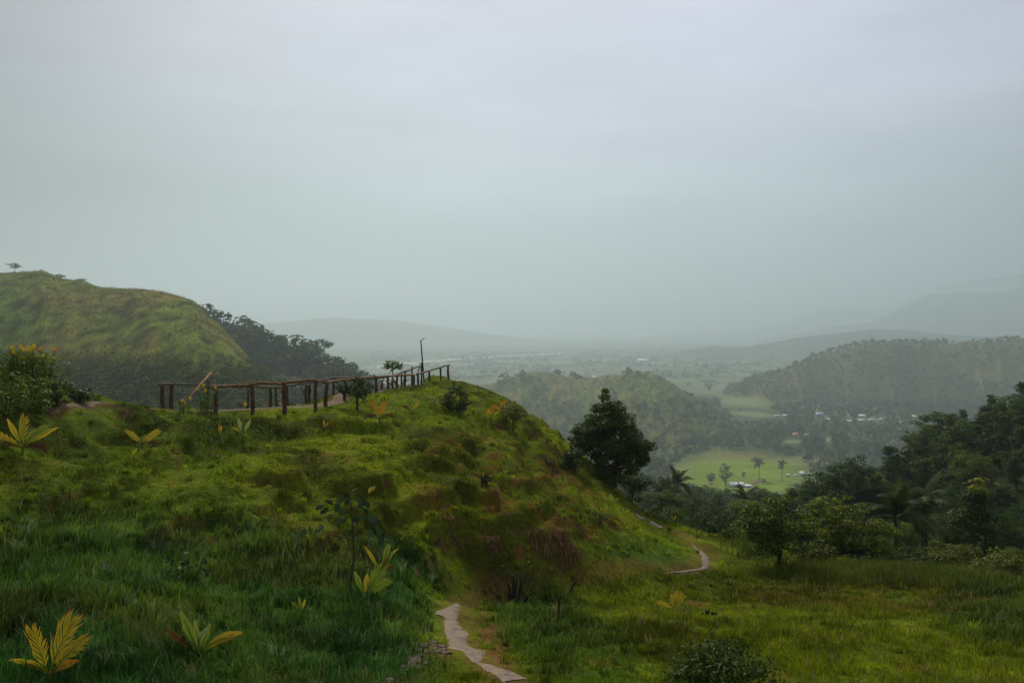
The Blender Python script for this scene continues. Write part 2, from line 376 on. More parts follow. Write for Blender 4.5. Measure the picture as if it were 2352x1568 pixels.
dt = wn('ShaderNodeVectorMath', operation='DOT_PRODUCT'); dt.inputs[1].default_value = (math.sin(R(11)) * math.cos(R(24)), math.cos(R(11)) * math.cos(R(24)), math.sin(R(24))); nt.links.new(tc.outputs['Generated'], dt.inputs[0])
dr = wn('ShaderNodeMapRange'); dr.inputs['From Min'].default_value = .70; dr.inputs['From Max'].default_value = 1.; dr.inputs['To Min'].default_value = .40; dr.inputs['To Max'].default_value = 1.10; dr.interpolation_type = 'SMOOTHSTEP'; nt.links.new(dt.outputs['Value'], dr.inputs[0])
ml = wn('ShaderNodeMath', operation='MULTIPLY'); nt.links.new(nr.outputs[0], ml.inputs[0]); nt.links.new(dr.outputs[0], ml.inputs[1])
s2 = wn('ShaderNodeVectorMath', operation='SCALE'); nt.links.new(sc10.outputs[0], s2.inputs[0]); nt.links.new(ml.outputs[0], s2.inputs['Scale'])
mx = wn('ShaderNodeMix', data_type='RGBA'); mx.inputs[0].default_value = .94; nt.links.new(sky.outputs[0], mx.inputs[6]); nt.links.new(s2.outputs[0], mx.inputs[7])
nt.links.new(mx.outputs[2], bg.inputs['Color']); nt.links.new(bg.outputs[0], wo.inputs['Surface'])
SC.view_settings.view_transform = 'Standard'; SC.view_settings.look = 'None'; SC.view_settings.gamma = 1; SC.view_settings.exposure = 0.07
cy = SC.cycles; cy.use_denoising = True; cy.volume_bounces = 3; cy.max_bounces = 5; cy.diffuse_bounces = 2; cy.glossy_bounces = 1; cy.transmission_bounces = 2; cy.transparent_max_bounces = 4
try: cy.denoiser = 'OPENIMAGEDENOISE'
except Exception: pass
HAZE = 2.6e-4
hb = MB(); hb.box((0, 0, 180), (34000, 34000, 720))
hz = hb.build('haze', M['metal']); hz.data.materials.clear()
tag(hz, 'pale grey rainy mist filling the valley', None, None, 'stuff')
hm = bpy.data.materials.new('mist'); hm.use_nodes = True; hm.node_tree.nodes.clear()
pv = hm.node_tree.nodes.new('ShaderNodeVolumePrincipled'); ho = hm.node_tree.nodes.new('ShaderNodeOutputMaterial'); hm.node_tree.links.new(pv.outputs[0], ho.inputs['Volume'])
pv.inputs['Density'].default_value = HAZE; pv.inputs['Color'].default_value = (.70, .825, .875, 1); pv.inputs['Anisotropy'].default_value = .6
pv.inputs['Density Attribute'].default_value = ''
try: hm.cycles.homogeneous_volume = True
except Exception: pass
hz.data.materials.append(hm)

# ------------------------------------------------------------------ ground sheet
def ell(px, py, cx, cy_, rx, ry, rot=0.):
    c, s = math.cos(R(rot)), math.sin(R(rot)); dx = px - cx; dy = py - cy_
    return sstep(1.25, .55, np.hypot((dx * c + dy * s) / rx, (-dx * s + dy * c) / ry))
# bare or straw covered patches seen on the knoll: centre, half size (pixels), tilt
SOIL = [(965,1300,24,46,65),(1000,1335,30,10,0),(1170,1265,50,20,10),(1120,1255,44,20,25),(1290,1255,44,16,20),(1270,1085,30,10,48),(1215,1110,50,10,10),(1150,1125,26,7,0),
        (1170,1215,50,12,12),(1290,1190,34,8,15),(1410,1195,20,7,5),(1215,995,24,7,15),(1150,985,26,6,10),(1235,1000,20,6,30),(1330,1230,40,14,25),(870,1110,34,8,0),(740,1050,30,16,20),(1050,1195,40,10,10),
        (290,950,20,10,25),(640,1190,40,14,10),(500,1250,40,12,0),(1600,1385,24,8,10),(1135,1470,34,80,-28)]
def near_tone(x, y, z, nz_):
    """turf colour by what grows where: blue-green long grass, mossy turf, dry straw, bare soil"""
    px = CX + F * x / np.maximum(y, 1); py = HY - F * z / np.maximum(y, 1)
    n1 = fbm(x / 3.2, y / 3.2, 4, 51); n2 = fbm(x / .8, y / .8, 3, 57); n3 = fbm(x / 7., y / 7., 3, 61)
    moss = np.array([.185, .245, .007]); olive = np.array([.135, .165, .007]); teal = np.array([.024, .106, .018]); dry = np.array([.22, .115, .020]); soil = np.array([.165, .082, .030]); fresh = np.array([.100, .185, .016])
    c = olive + (moss - olive) * sstep(-.35, .3, n1)[:, None]
    longg = sstep(1180, 1290, py + 90 * n3) * sstep(1060, 930, px + 60 * n1)
    longg = np.maximum(longg, ell(px, py, 1230, 1400, 130, 90, 35) * .6)
    longg = np.maximum(longg, ell(px, py, 2300, 1400, 160, 90, 0) * .5)
    longg = np.maximum(longg, ell(px, py, 1720, 1235, 90, 40, 30) * .5)
    longg = np.maximum(longg, ell(px, py, 520, 1000, 140, 40, 0) * .45)
    c = c + (teal - c) * (longg * .9)[:, None]
    ol = sstep(-.05, .35, fbm(x / 2.3, y / 1.7, 3, 67)) * longg; c = c + (np.array([.070, .082, .012]) - c) * (ol * .8)[:, None]
    fr = np.maximum(ell(px, py, 1300, 1480, 230, 100, 25), ell(px, py, 1480, 1270, 150, 40, 15)) * .8
    fr = np.maximum(fr, sstep(.1, .5, n3) * .5)
    c = c + (fresh - c) * fr[:, None]
    c = c * (1.04 + .40 * np.clip(n1 * 1.6, -1, 1) + .42 * np.clip(n2 * 1.5, -1, 1))[:, None]
    d = sstep(.16, .55, n1 * .4 + n2 * .6 + .1 * n3) * .5 * (1 - .6 * longg)
    d = np.maximum(d, ell(px, py, 2000, 1380, 330, 40, 0) * .45 * sstep(-.3, .3, n2))
    ru = ell(px, py, 1170, 1140, 270, 150, 15) * sstep(.0, .35, n2 + .3 * n1); d = np.maximum(d, ru * .8)
    c = c + (dry - c) * d[:, None]
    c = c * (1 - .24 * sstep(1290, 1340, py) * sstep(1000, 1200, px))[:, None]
    s = np.zeros_like(x)
    for a in SOIL: s = np.maximum(s, ell(px, py, *a))
    s = s * sstep(-.25, .35, n2 + .6 * n1 + .12)
    st = sstep(.68, .45, nz_) * sstep(1345, 1300, py) * sstep(930, 980, py) * .5 * sstep(-.2, .4, n3 + .5 * n2)
    s = np.maximum(s, st * sstep(-.5, .2, n2 + .15))
    dp = dist_poly(x, y, PATH_W); da = np.minimum(dist_poly(x, y, PATH_W[:6]), dist_poly(x, y, PATH_W[9:14])); s = np.maximum(s, np.maximum(sstep(.55, .15, dp + .3 * n2) * .45, sstep(.6, .2, da + .6 * n2) * .45))
    s = np.maximum(s, sstep(.55, .1, dist_poly(x, y, BRANCH_W) + .4 * n2) * .6)
    dt_ = dist_poly(x, y, TOP_W); s = np.maximum(s, sstep(.65, .3, dt_ + .3 * n2) * .55)
    return c, s, soil, longg, d
th = np.r_[np.arctan((np.arange(-420, 2780, 5.) - CX) / F)]
th = np.r_[np.linspace(-math.pi, th[0] - .02, 46), th, np.linspace(th[-1] + .02, math.pi, 46)[:-1]]
rad = np.r_[np.geomspace(.6, 9, 22)[:-1], np.geomspace(9, 85, 410)[:-1], np.geomspace(85, 1300, 300)[:-1], np.geomspace(1300, 16800, 200)]
T_, R_ = np.meshgrid(th, rad); gx = (np.sin(T_) * R_); gy = (np.cos(T_) * R_)
gz, gw = H(gx, gy)
nr_, nc_ = gx.shape
GV = np.stack([gx, gy, gz], -1)
du = np.roll(GV, -1, 1) - np.roll(GV, 1, 1); dv = np.gradient(GV, axis=0)
gn = np.cross(du, dv); gn /= np.linalg.norm(gn, axis=-1, keepdims=True) + 1e-12; gnz = np.abs(gn[..., 2])
tone = np.zeros((gx.size, 3)); fx, fy, fz, fw, fnz = gx.ravel(), gy.ravel(), gz.ravel(), gw.ravel(), gnz.ravel()
k = fw < 0
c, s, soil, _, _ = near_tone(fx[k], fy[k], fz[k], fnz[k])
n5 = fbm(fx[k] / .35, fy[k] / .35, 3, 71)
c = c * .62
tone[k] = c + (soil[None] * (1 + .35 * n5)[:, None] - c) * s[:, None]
NM = list(RIDGES)
def field_tone(x, y):
    a = .5; u = x * math.cos(a) + y * math.sin(a); v = -x * math.sin(a) + y * math.cos(a)
    v = v + 18 * fbm(u / 140, v / 140, 2, 3)
    iu = np.floor(u / 95); v2 = v / 34 + _h(iu, iu * 0, 5) * 7; iv = np.floor(v2); h = _h(iu, iv, 9)
    pal = np.array([(.105, .150, .045), (.085, .120, .035), (.15, .19, .085), (.17, .165, .080), (.12, .155, .05), (.075, .105, .03), (.21, .22, .15), (.10, .13, .04)])
    c = pal[(h * 7.99).astype(int)]
    w = fbm(x / 55., y / 55., 4, 15); dark = np.array([.035, .055, .020])
    return c + (dark - c) * sstep(-.02, .22, w)[:, None] * .85
BASEC = dict(grassy_hill=((.095,.135,.014),(.135,.125,.022)), wooded_spur=((.035,.055,.014),(.06,.08,.02)), scrub_hill=((.105,.138,.016),(.15,.130,.026)), forested_hill=((.10,.112,.018),(.15,.135,.026)),
             far_hill=((.035,.05,.02),(.05,.065,.03)), distant_mountain=((.035,.05,.025),(.06,.075,.035)), distant_peak=((.035,.05,.025),(.06,.075,.035)), distant_ridge=((.03,.045,.025),(.06,.07,.035)), forest_slope=((.018,.03,.010),(.03,.045,.014)))
for i, nm in enumerate(NM):
    k = fw == i + 1
    a, b = map(np.array, BASEC[nm]); sc = 14. if nm in ('grassy_hill', 'scrub_hill') else 60.
    n = sstep(-.35, .4, fbm(fx[k] / sc / S, fy[k] / sc * .6 / S, 5, 81 + i))
    tone[k] = a + (b - a) * n[:, None]
    if nm in ('grassy_hill', 'scrub_hill'):
        t = fbm(fx[k] / 6., fy[k] / 6., 4, 91); tone[k] *= (1 + 1.1 * np.clip(t, -.5, .6))[:, None]
k = fw == 0
rr_ = np.hypot(fx[k], fy[k]); ft = field_tone(fx[k] / S, fy[k] / S); dk = np.array([.024, .040, .013])
wv = sstep(790, 860, rr_)[:, None]; tone[k] = dk + (ft - dk) * wv
# the cleared pasture below the knoll
px_ = CX + F * fx / np.maximum(fy, 1); py_ = HY - F * fz / np.maximum(fy, 1)
pas = ell(px_, py_, 1700, 1095, 165, 60, 0) * (fw <= 0) * (np.hypot(fx, fy) > 600)
pc = np.array([.165, .235, .018])[None] * (1 + .25 * fbm(fx / 44, fy / 18, 4, 8))[:, None]
pc = pc + (np.array([.19, .145, .045]) - pc) * (sstep(1066, 1050, py_) * .7)[:, None]
tone = tone + (pc - tone) * pas[:, None]
fl_ = np.maximum(ell(px_, py_, 1712, 922, 66, 12, 3), np.maximum(ell(px_, py_, 1730, 951, 55, 7, 4), np.maximum(ell(px_, py_, 1820, 1014, 22, 5, 0), ell(px_, py_, 1905, 1010, 14, 6, 0)))) * (np.hypot(fx, fy) > 900)
tone = tone + (np.array([.16, .21, .075])[None] * (1 + .3 * fbm(fx / 60, fy / 25, 3, 18))[:, None] - tone) * fl_[:, None]
idx = np.arange(nr_ * nc_).reshape(nr_, nc_)
q = np.stack([idx[:-1, :], np.roll(idx, -1, 1)[:-1, :], np.roll(idx, -1, 1)[1:, :], idx[1:, :]], -1).reshape(-1, 4)
qw = fw[q[:, 0]]
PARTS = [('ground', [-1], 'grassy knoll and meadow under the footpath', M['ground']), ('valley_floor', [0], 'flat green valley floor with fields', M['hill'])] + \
        [('hill', [NM.index(n_) + 1], l_, M['hill']) for n_, l_ in (('grassy_hill', 'steep grassy hill rising on the left'), ('wooded_spur', 'wooded spur behind the grassy hill and fence'), ('scrub_hill', 'low scrubby hill behind the big dark tree'),
         ('forested_hill', 'long hazy forested hill on the right beyond the village'), ('forest_slope', 'dark forested slope at the right edge'), ('far_hill', 'faint low hill in mist behind the forested hill'))] + \
        [('mountain', [NM.index(n_) + 1], l_, M['hill']) for n_, l_ in (('distant_mountain', 'faint broad mountain in mist at the upper right'), ('distant_peak', 'faintest mountain peak in mist behind the broad one'), ('distant_ridge', 'faint long ridge in mist left of centre'))]
for nm, ids, lab, mat in PARTS:
    qq = q[np.isin(qw, ids)]
    if not len(qq): continue
    u, inv = np.unique(qq, return_inverse=True)
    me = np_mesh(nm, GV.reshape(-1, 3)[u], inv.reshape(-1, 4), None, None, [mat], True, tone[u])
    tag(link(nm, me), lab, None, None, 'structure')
# ------------------------------------------------------------------ grass (nobody could count it)
def make_grass():
    bands = [(8.5, 15, 620), (15, 20, 480), (20, 27, 330), (27, 36, 230), (36, 50, 130), (50, 75, 60)]
    X = []; Y = []; 
    for a, b, d in bands:
        lo = -.78; hi = .78
        n = int(d * (hi - lo) * .5 * (b * b - a * a))
        yy = np.sqrt(rng.random(n) * (b * b - a * a) + a * a); X.append(rng.uniform(lo, hi, n) * yy); Y.append(yy)
    X = np.concatenate(X); Y = np.concatenate(Y)
    keep = np.ones(len(X), bool)
    # leave out what the knoll hides
    z = H_near(X, Y); py = HY - F * z / Y
    for f_ in (.97, .94, .9, .86, .8, .7):
        zz = tps(X * f_, Y * f_); keep &= zz < z * f_ + .45
    cl = fbm(X / .55, Y / .55, 3, 131)
    keep &= rng.random(len(X)) < np.clip(.72 + cl * 1.3, .12, 1)
    X, Y, z, py, cl = X[keep], Y[keep], z[keep], py[keep], cl[keep]
    e = .12; zx = (H_near(X + e, Y) - z) / e; zy = (H_near(X, Y + e) - z) / e; nzv = 1 / np.sqrt(1 + zx * zx + zy * zy)
    px = CX + F * X / Y
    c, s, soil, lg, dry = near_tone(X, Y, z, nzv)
    dp = np.minimum(np.minimum(np.minimum(dist_poly(X, Y, PATH_W[:6]), dist_poly(X, Y, PATH_W[5:10]) + .5), dist_poly(X, Y, PATH_W[9:])), dist_poly(X, Y, TOP_W) - .1)
    keep = (rng.random(len(X)) > s * .4) & (dp > .24 + .25 * rng.random(len(X))) & (dist_poly(X, Y, PATH_W[:6]) > .20 + .28 * rng.random(len(X))) & (dist_poly(X, Y, BRANCH_W) > .38 * rng.random(len(X)))
    ed = np.maximum(ell(px, py, 2000, 1322, 380, 26, 2), ell(px, py, 1700, 1250, 50, 30, 30)) * (Y > 24)
    ed = np.maximum(ed, ell(px, py, 1510, 1168, 60, 26, 30))
    hgt = (.055 + .05 * rng.random(len(X))) * (1 + .9 * np.clip(cl, -.4, .8)) + lg * rng.uniform(.08, .30, len(X)) + ed * rng.uniform(.1, .55, len(X))
    meadow = sstep(1290, 1330, py) * sstep(1000, 1150, px); hgt += meadow * rng.uniform(0, .12, len(X)) * (1 + fbm(X / 1.5, Y / 1.5, 2, 141))
    hgt *= sstep(.3, 1.3, dp) * .65 + .35
    c = c * (rng.uniform(.55, 1.5, len(X)))[:, None]
    yl = rng.random(len(X)) < .10 * (.4 + .6 * (1 - lg)); c[yl] = c[yl] * np.array([1.5, 1.3, 1.1])
    gl = rng.random(len(X)) < .085 * lg; c[gl] = np.array([.15, .22, .09]); hgt[gl] *= 1.25; sh_ = rng.random(len(X)) < .012 * (meadow + .4); c[sh_] = np.array([.26, .22, .09]); hgt[sh_] += rng.uniform(.08, .22, sh_.sum())
    c = c + (np.array([.085, .115, .025]) - c) * (ed * .55)[:, None]
    keep &= dist_poly(X, Y, PATH_W[9:14]) > .3 + .3 * rng.random(len(X))
    X, Y, z, hgt, c, lg, ed = X[keep], Y[keep], z[keep], hgt[keep], c[keep], lg[keep], ed[keep]
    # tussocks: bundles of longer blades leaning outwards
    nt_ = 3600; j = rng.choice(len(X), nt_, p=(1 / Y ** 1.2) / (1 / Y ** 1.2).sum()); nb = 26; rr = rng.random((nt_, nb)) ** .7 * .085; aa = rng.uniform(0, 6.283, (nt_, nb))
    tx = (X[j][:, None] + rr * np.cos(aa)).ravel(); ty = (Y[j][:, None] + rr * np.sin(aa)).ravel(); th0 = np.repeat((.10 + .12 * rng.random(nt_) + .22 * lg[j]) * rng.uniform(.7, 1.3, nt_), nb) * rng.uniform(.6, 1.15, nt_ * nb)
    tc_ = np.repeat(c[j] * rng.uniform(.8, 1.5, nt_)[:, None], nb, axis=0) * rng.uniform(.7, 1.3, nt_ * nb)[:, None]
    n0 = len(X); X = np.r_[X, tx]; Y = np.r_[Y, ty]; z = np.r_[z, np.repeat(z[j], nb)]; hgt = np.r_[hgt, th0]; c = np.r_[c, tc_]; lg = np.r_[lg, np.repeat(lg[j], nb)]; ed = np.r_[ed, np.zeros(nt_ * nb)]
    n = len(X); th_ = rng.uniform(0, 2 * math.pi, n); w = np.clip(.0068 * (Y / 12) ** .9, .006, .03) * rng.uniform(.7, 1.3, n) * (1 + .25 * lg)
    B = np.stack([X, Y, z - .015], -1); d = np.stack([np.cos(th_), np.sin(th_), 0 * th_], -1)
    bend = rng.uniform(.15, .75, n); ba = rng.uniform(0, 2 * math.pi, n); ba[n0:] = aa.ravel() + rng.normal(size=n - n0) * .4; bd = np.stack([np.cos(ba), np.sin(ba) * .8, 0 * ba], -1)
    m_ = B + np.array([0, 0, 1.]) * (hgt * .62)[:, None] + bd * (hgt * bend * .28)[:, None]
    t_ = B + np.array([0, 0, 1.]) * (hgt * (1.02 - bend * .35))[:, None] + bd * (hgt * bend)[:, None]
    V = np.stack([B - d * w[:, None], B + d * w[:, None], m_ + d * (w * .7)[:, None], m_ - d * (w * .7)[:, None], t_], 1).reshape(-1, 3)
    i = np.arange(n)[:, None] * 5
    col = np.repeat(c, 5, axis=0)
    me = np_mesh('grass', V, i + np.array([[0, 1, 2, 3]]), i + np.array([[3, 2, 4]]), None, [M['grass']], False, col)
    tag(link('grass', me), 'short turf and long blue-green grass covering the knoll and meadow', None, None, 'stuff')
    print('grass', n)
make_grass()

# ------------------------------------------------------------------ leaves, crowns, trees
def leaf_quads(C, N, L, Wd, g, droop=.0):
    n = len(C); N = N / (np.linalg.norm(N, axis=1)[:, None] + 1e-9)
    r = g.normal(size=(n, 3)); t = r - N * (r * N).sum(1)[:, None]; t[:, 2] -= droop; t /= np.linalg.norm(t, axis=1)[:, None] + 1e-9
    b = np.cross(N, t); L = np.broadcast_to(L, (n,)) * g.uniform(.7, 1.25, n); Wd = np.broadcast_to(Wd, (n,)) * g.uniform(.8, 1.2, n)
    fold = N * (L * .12)[:, None]
    V = np.stack([C - t * (L * .5)[:, None], C + b * (Wd * .5)[:, None] + fold, C + t * (L * .5)[:, None], C - b * (Wd * .5)[:, None] + fold], 1).reshape(-1, 3)
    return V, np.arange(n * 4).reshape(-1, 4)
def crown_points(g, h, w, base, ncl, style):
    """clump centres and radii for a crown of height h (its underside at base) and width w"""
    out = []; k = 0
    while len(out) < ncl and k < ncl * 30:
        k += 1
        u = g.uniform(-1, 1, 3); rr = np.linalg.norm(u)
        if rr > 1 or rr < .35: continue
        t = (u[2] + 1) / 2
        if style == 'round': wx = 1.
        elif style == 'tall': wx = .62 + .5 * math.sin(t * math.pi * .9)
        elif style == 'cone': wx = 1.25 * (1.08 - t) ** .75
        elif style == 'spread': wx = .75 + .45 * t
        elif style == 'plume': wx = .45 + .7 * t
        else: wx = 1.
        out.append((u[0] * wx * w * .42, u[1] * wx * w * .42, base + t * (h - base) * .92 + .02 * h, w * g.uniform(.10, .20)))
    return np.array(out)
def tree_meshes(seed, h, w, base=.3, ncl=40, nleaf=2400, L=.22, style='round', leafmat='leaf', bark='bark', trunk_r=None, stems=1, flat=.65, young=0., limbs=9, lobes=None):
    g = np.random.default_rng(seed)
    if lobes is None: P = crown_points(g, h, w, base * h, ncl, style)
    else:
        P = []
        for lx, lz, lr in lobes:
            for _ in range(9):
                u = g.normal(size=3); u *= g.random() ** .4 / np.linalg.norm(u); ly = g.normal() * .5 * math.sqrt(max(.02, .25 - (lx - .5) ** 2))
                P.append(((lx - .5) * w + u[0] * lr * w * 1.2, ly * w * .7 + u[1] * lr * w * 1.2, lz * h + u[2] * lr * w * .8, lr * w * g.uniform(.5, .95)))
        P = np.array(P)
    wts = P[:, 3] ** 2; idx_ = g.choice(len(P), nleaf, p=wts / wts.sum())
    u = g.normal(size=(nleaf, 3)); u /= np.linalg.norm(u, axis=1)[:, None]
    rr = g.uniform(.25, 1, nleaf) ** .6
    C = P[idx_, :3] + u * (P[idx_, 3] * rr)[:, None] * np.array([1.15, 1.15, flat])
    N = u * .7 + np.array([0, 0, .8]) + g.normal(size=(nleaf, 3)) * .45
    V, q_ = leaf_quads(C, N, L, L * .55, g, .25)
    ct = g.random(len(P)); tint = np.clip(ct[idx_] * .55 + g.random(nleaf) * .45, 0, 1)
    if young: tint = np.where(g.random(nleaf) < young, 1., tint * .6)
    b = MB(); b.add(V, q_, None, np.repeat(tint, 4)); crown = b.mesh('crown', M[leafmat])
    b = MB(); tr = trunk_r or .022 * h
    for s_ in range(stems):
        a = g.uniform(0, 6.28); lean = g.uniform(.02, .07) if stems == 1 else .14
        top = np.array([math.cos(a) * h * lean, math.sin(a) * h * lean, h * .82]); ts = np.linspace(0, 1, 9)
        off = np.array([math.cos(a), math.sin(a), 0]) * (.0 if stems == 1 else tr * 1.6)
        pts = off + top * ts[:, None] + np.c_[np.sin(ts * 5 + a) * h * .012, np.cos(ts * 4 + a) * h * .012, 0 * ts]
        pts[0, 2] -= .25
        b.tube(pts, tr * (1.25 - ts) / (1 if stems == 1 else 1.3) * np.where(ts == 0, 1.35, 1), 7, .5, wob=.15, seed=seed)
        pick = g.choice(len(P), min(limbs, len(P)), replace=False)
        for j in pick:
            e_ = P[j, :3]; t0 = np.clip((e_[2] / (h * .82)) - g.uniform(.18, .4), .18, .85)
            s0 = off + top * t0; mid = (s0 + e_) / 2 + np.array([0, 0, -.04 * h]) + g.normal(size=3) * .02 * h
            b.tube([s0, mid, e_], np.array([.42, .28, .08]) * tr * (1.2 - t0), 5, .5, False)
    trunk = b.mesh('trunk', M[bark], True)
    return trunk, crown
def put_tree(name, meshes, loc, label, cat='tree', group=None, rz=0., s=1., extra=None):
    o = thing(name, loc, label, cat, group, rz); o.scale = (s, s, s) if np.isscalar(s) else s
    for nm, me in zip(('trunk', 'crown'), meshes): link(nm, me, o)
    return o
def px_size(loc, npx): return npx / F * loc[1]
def tree_at(name, px, pyb, pyt, wpx, seed, label, cat='tree', y0=7., Yfix=None, loc=None, **kw):
    if loc is None: loc = hit(px, pyb, y0) if Yfix is None else at_depth(px, Yfix)
    h = (HY - pyt) / F * loc[1] - loc[2]; w = wpx / F * loc[1]
    return put_tree(name, tree_meshes(seed, h, w, **kw), loc, label, cat)
# trees and shrubs one can tell apart
tree_at('broadleaf_tree', 1402, 1104, 893, 188, 1, 'large dark round-crowned tree on the right flank of the knoll', y0=40, base=.16, ncl=95, nleaf=17000, L=.18, leafmat='leaf', stems=3, trunk_r=.14, young=.06, limbs=16, flat=.7, lobes=[(.46,.97,.035),(.45,.90,.06),(.40,.80,.10),(.57,.80,.09),(.30,.68,.11),(.62,.66,.13),(.47,.62,.14),(.20,.52,.11),(.77,.50,.12),(.45,.46,.16),(.87,.36,.12),(.28,.38,.13),(.62,.34,.15),(.91,.24,.08),(.08,.43,.07),(.72,.20,.10),(.38,.24,.09),(.34,.13,.09),(.60,.11,.09),(.50,.06,.06),(.76,.10,.06)])
tree_at('broadleaf_tree', 1790, 1303, 1146, 170, 2, 'spreading tree with bright leaf tips left of the other one at the meadow edge', y0=30, base=.24, ncl=52, nleaf=6500, L=.15, lobes=[(0.55,0.93,0.14),(0.20,0.82,0.14),(0.09,0.59,0.12),(0.89,0.77,0.12),(0.73,0.62,0.15),(0.45,0.67,0.17),(0.43,0.38,0.18),(0.26,0.48,0.15),(0.66,0.36,0.15),(0.34,0.74,0.12),(0.52,0.50,0.15)], leafmat='leaf_bright', flat=.5, young=.30, trunk_r=.09)
tree_at('broadleaf_tree', 1962, 1318, 1150, 205, 3, 'wide leafy tree behind tall grass, right of the spreading tree', Yfix=42, base=.14, ncl=64, nleaf=9000, L=.16, lobes=[(0.15,0.93,0.09),(0.34,0.93,0.10),(0.49,0.90,0.09),(0.23,0.70,0.13),(0.08,0.55,0.10),(0.57,0.68,0.12),(0.77,0.61,0.10),(0.91,0.49,0.09),(0.34,0.45,0.16),(0.62,0.38,0.14),(0.45,0.22,0.16),(0.19,0.28,0.14),(0.81,0.25,0.13),(0.34,0.68,0.10)], leafmat='leaf_bright', flat=.5, young=.26, trunk_r=.09, stems=2)
crest = tree_at('vine_covered_tree', 2245, 1340, 1112, 135, 4, 'tall dark vine-covered tree topped by a yellow-green tuft', Yfix=52, base=.12, ncl=48, nleaf=5200, L=.22, style='tall', leafmat='leaf_dark', trunk_r=.14)
hc = 230 / F * 52; g_ = np.random.default_rng(5); nl = 260; u_ = g_.normal(size=(nl, 3)); u_ /= np.linalg.norm(u_, axis=1)[:, None]
b = MB(); v_, q_ = leaf_quads(np.array([0, 0, (HY - 1114) / F * 52 - crest.location[2]]) + np.array([(-.3, 0, -.15), (.25, .1, .1), (0, 0, .3), (.45, 0, -.35), (-.1, -.2, -.3)])[g_.integers(0, 5, nl)] + u_ * .24 * g_.random((nl, 1)) ** .5, u_ + [0, 0, .7], .22, .15, g_); b.add(v_, q_, None, 1.)
M['crest'] = mat_leaf('crest_leaf', (.16, .22, .03), (.30, .34, .04), rnd=.05); cr_ = b.build('young_leaves', M['crest'], crest); cr_['label'] = 'yellow-green new leaves at the top'
tree_at('flat_topped_tree', 2160, 1320, 1233, 95, 6, 'small flat-topped tree with olive leaves in front of the dark forest', Yfix=46, base=.62, ncl=16, nleaf=1100, L=.17, style='spread', leafmat='leaf_olive', flat=.35)
tree_at('broadleaf_tree', 822, 941, 862, 86, 7, 'small dark leafy tree beside the middle of the fence', loc=hit(822, 941, 36), base=.30, ncl=26, nleaf=1500, L=.13, style='round', leafmat='leaf', trunk_r=.05)
tree_at('slender_tree', 1180, 990, 917, 78, 8, 'thin yellow-green sapling tree with layered leaves on the knoll crest', loc=hit(1180, 990, 36), base=.30, ncl=22, nleaf=750, L=.13, style='cone', leafmat='leaf_olive', flat=.35, trunk_r=.035)
tree_at('slender_tree', 1163, 972, 925, 40, 9, 'smaller thin sapling just left of the yellow-green sapling tree', loc=hit(1163, 974, 36), base=.4, ncl=9, nleaf=240, L=.13, style='cone', leafmat='leaf_olive', flat=.35, trunk_r=.03)
SHRUBS = [ # px, base row, top row, width, Y fixed, leaf, L, leaves, label
 (1050,946,886,74,None,'leaf',.13,1700,'dense rounded green shrub right of the fence end'),
 (1885,1316,1256,112,37.5,'leaf_olive',.14,1500,'olive shrub in the tall grass between the two leafy trees'),
 (2110,1330,1272,100,37,'leaf',.15,1500,'green shrub on the meadow edge, left of the two bigger bushes'),
 (2200,1345,1252,160,37,'leaf_olive',.15,2400,'broad olive bush below the dark vine-covered tree'),
 (2310,1355,1262,150,35,'leaf_olive',.15,2200,'broad olive bush nearest the right edge of the meadow'),
 (1655,1600,1462,265,14.9,'leaf_dark',.085,3400,'dark leafy bush at the bottom edge in the meadow'),
 (1320,1085,1030,80,None,'leaf_dark',.14,1200,'dark low shrub left of the large dark tree'),
 (1450,1160,1085,90,50,'leaf_dark',.16,1500,'dark shrub at the foot of the large dark tree'),
 (1375,1135,1085,70,49,'leaf',.15,1100,'small green shrub under the large dark tree'),
 (1540,1200,1150,100,52,'leaf',.16,1200,'green shrub beyond the bend of the footpath'),
 (1640,1245,1175,110,47,'leaf_dark',.16,1500,'dark shrub below the slope right of the footpath bend'),
 (1700,1262,1215,90,42.5,'leaf',.15,1100,'leafy shrub just left of the spreading tree'),
 (1374,1206,1168,52,None,'leaf',.09,260,'wispy open shrub on the lower flank of the knoll'),
 (930,884,858,34,67,'leaf',.15,420,'small round bush behind the far rail near the lamp'),
 (845,905,870,50,61,'leaf_olive',.15,520,'yellow-green bush behind the far rail of the fence'),
 (655,925,902,60,48,'leaf',.13,420,'low bush behind the far rail at the left part of the fence'),
 (1115,1112,1084,34,None,'leaf_dark',.09,240,'small dark weed clump in the middle of the knoll'),
]
for i, (px, pb, pt, w, Yf, lm, L, nl, lab) in enumerate(SHRUBS):
    tree_at('shrub', px, pb, pt, w, 20 + i, lab, 'shrub', y0=24 if Yf is None else 7, Yfix=Yf, base=.04, ncl=26, nleaf=nl, L=L, style='round', leafmat=lm, stems=3, trunk_r=.025, limbs=6)

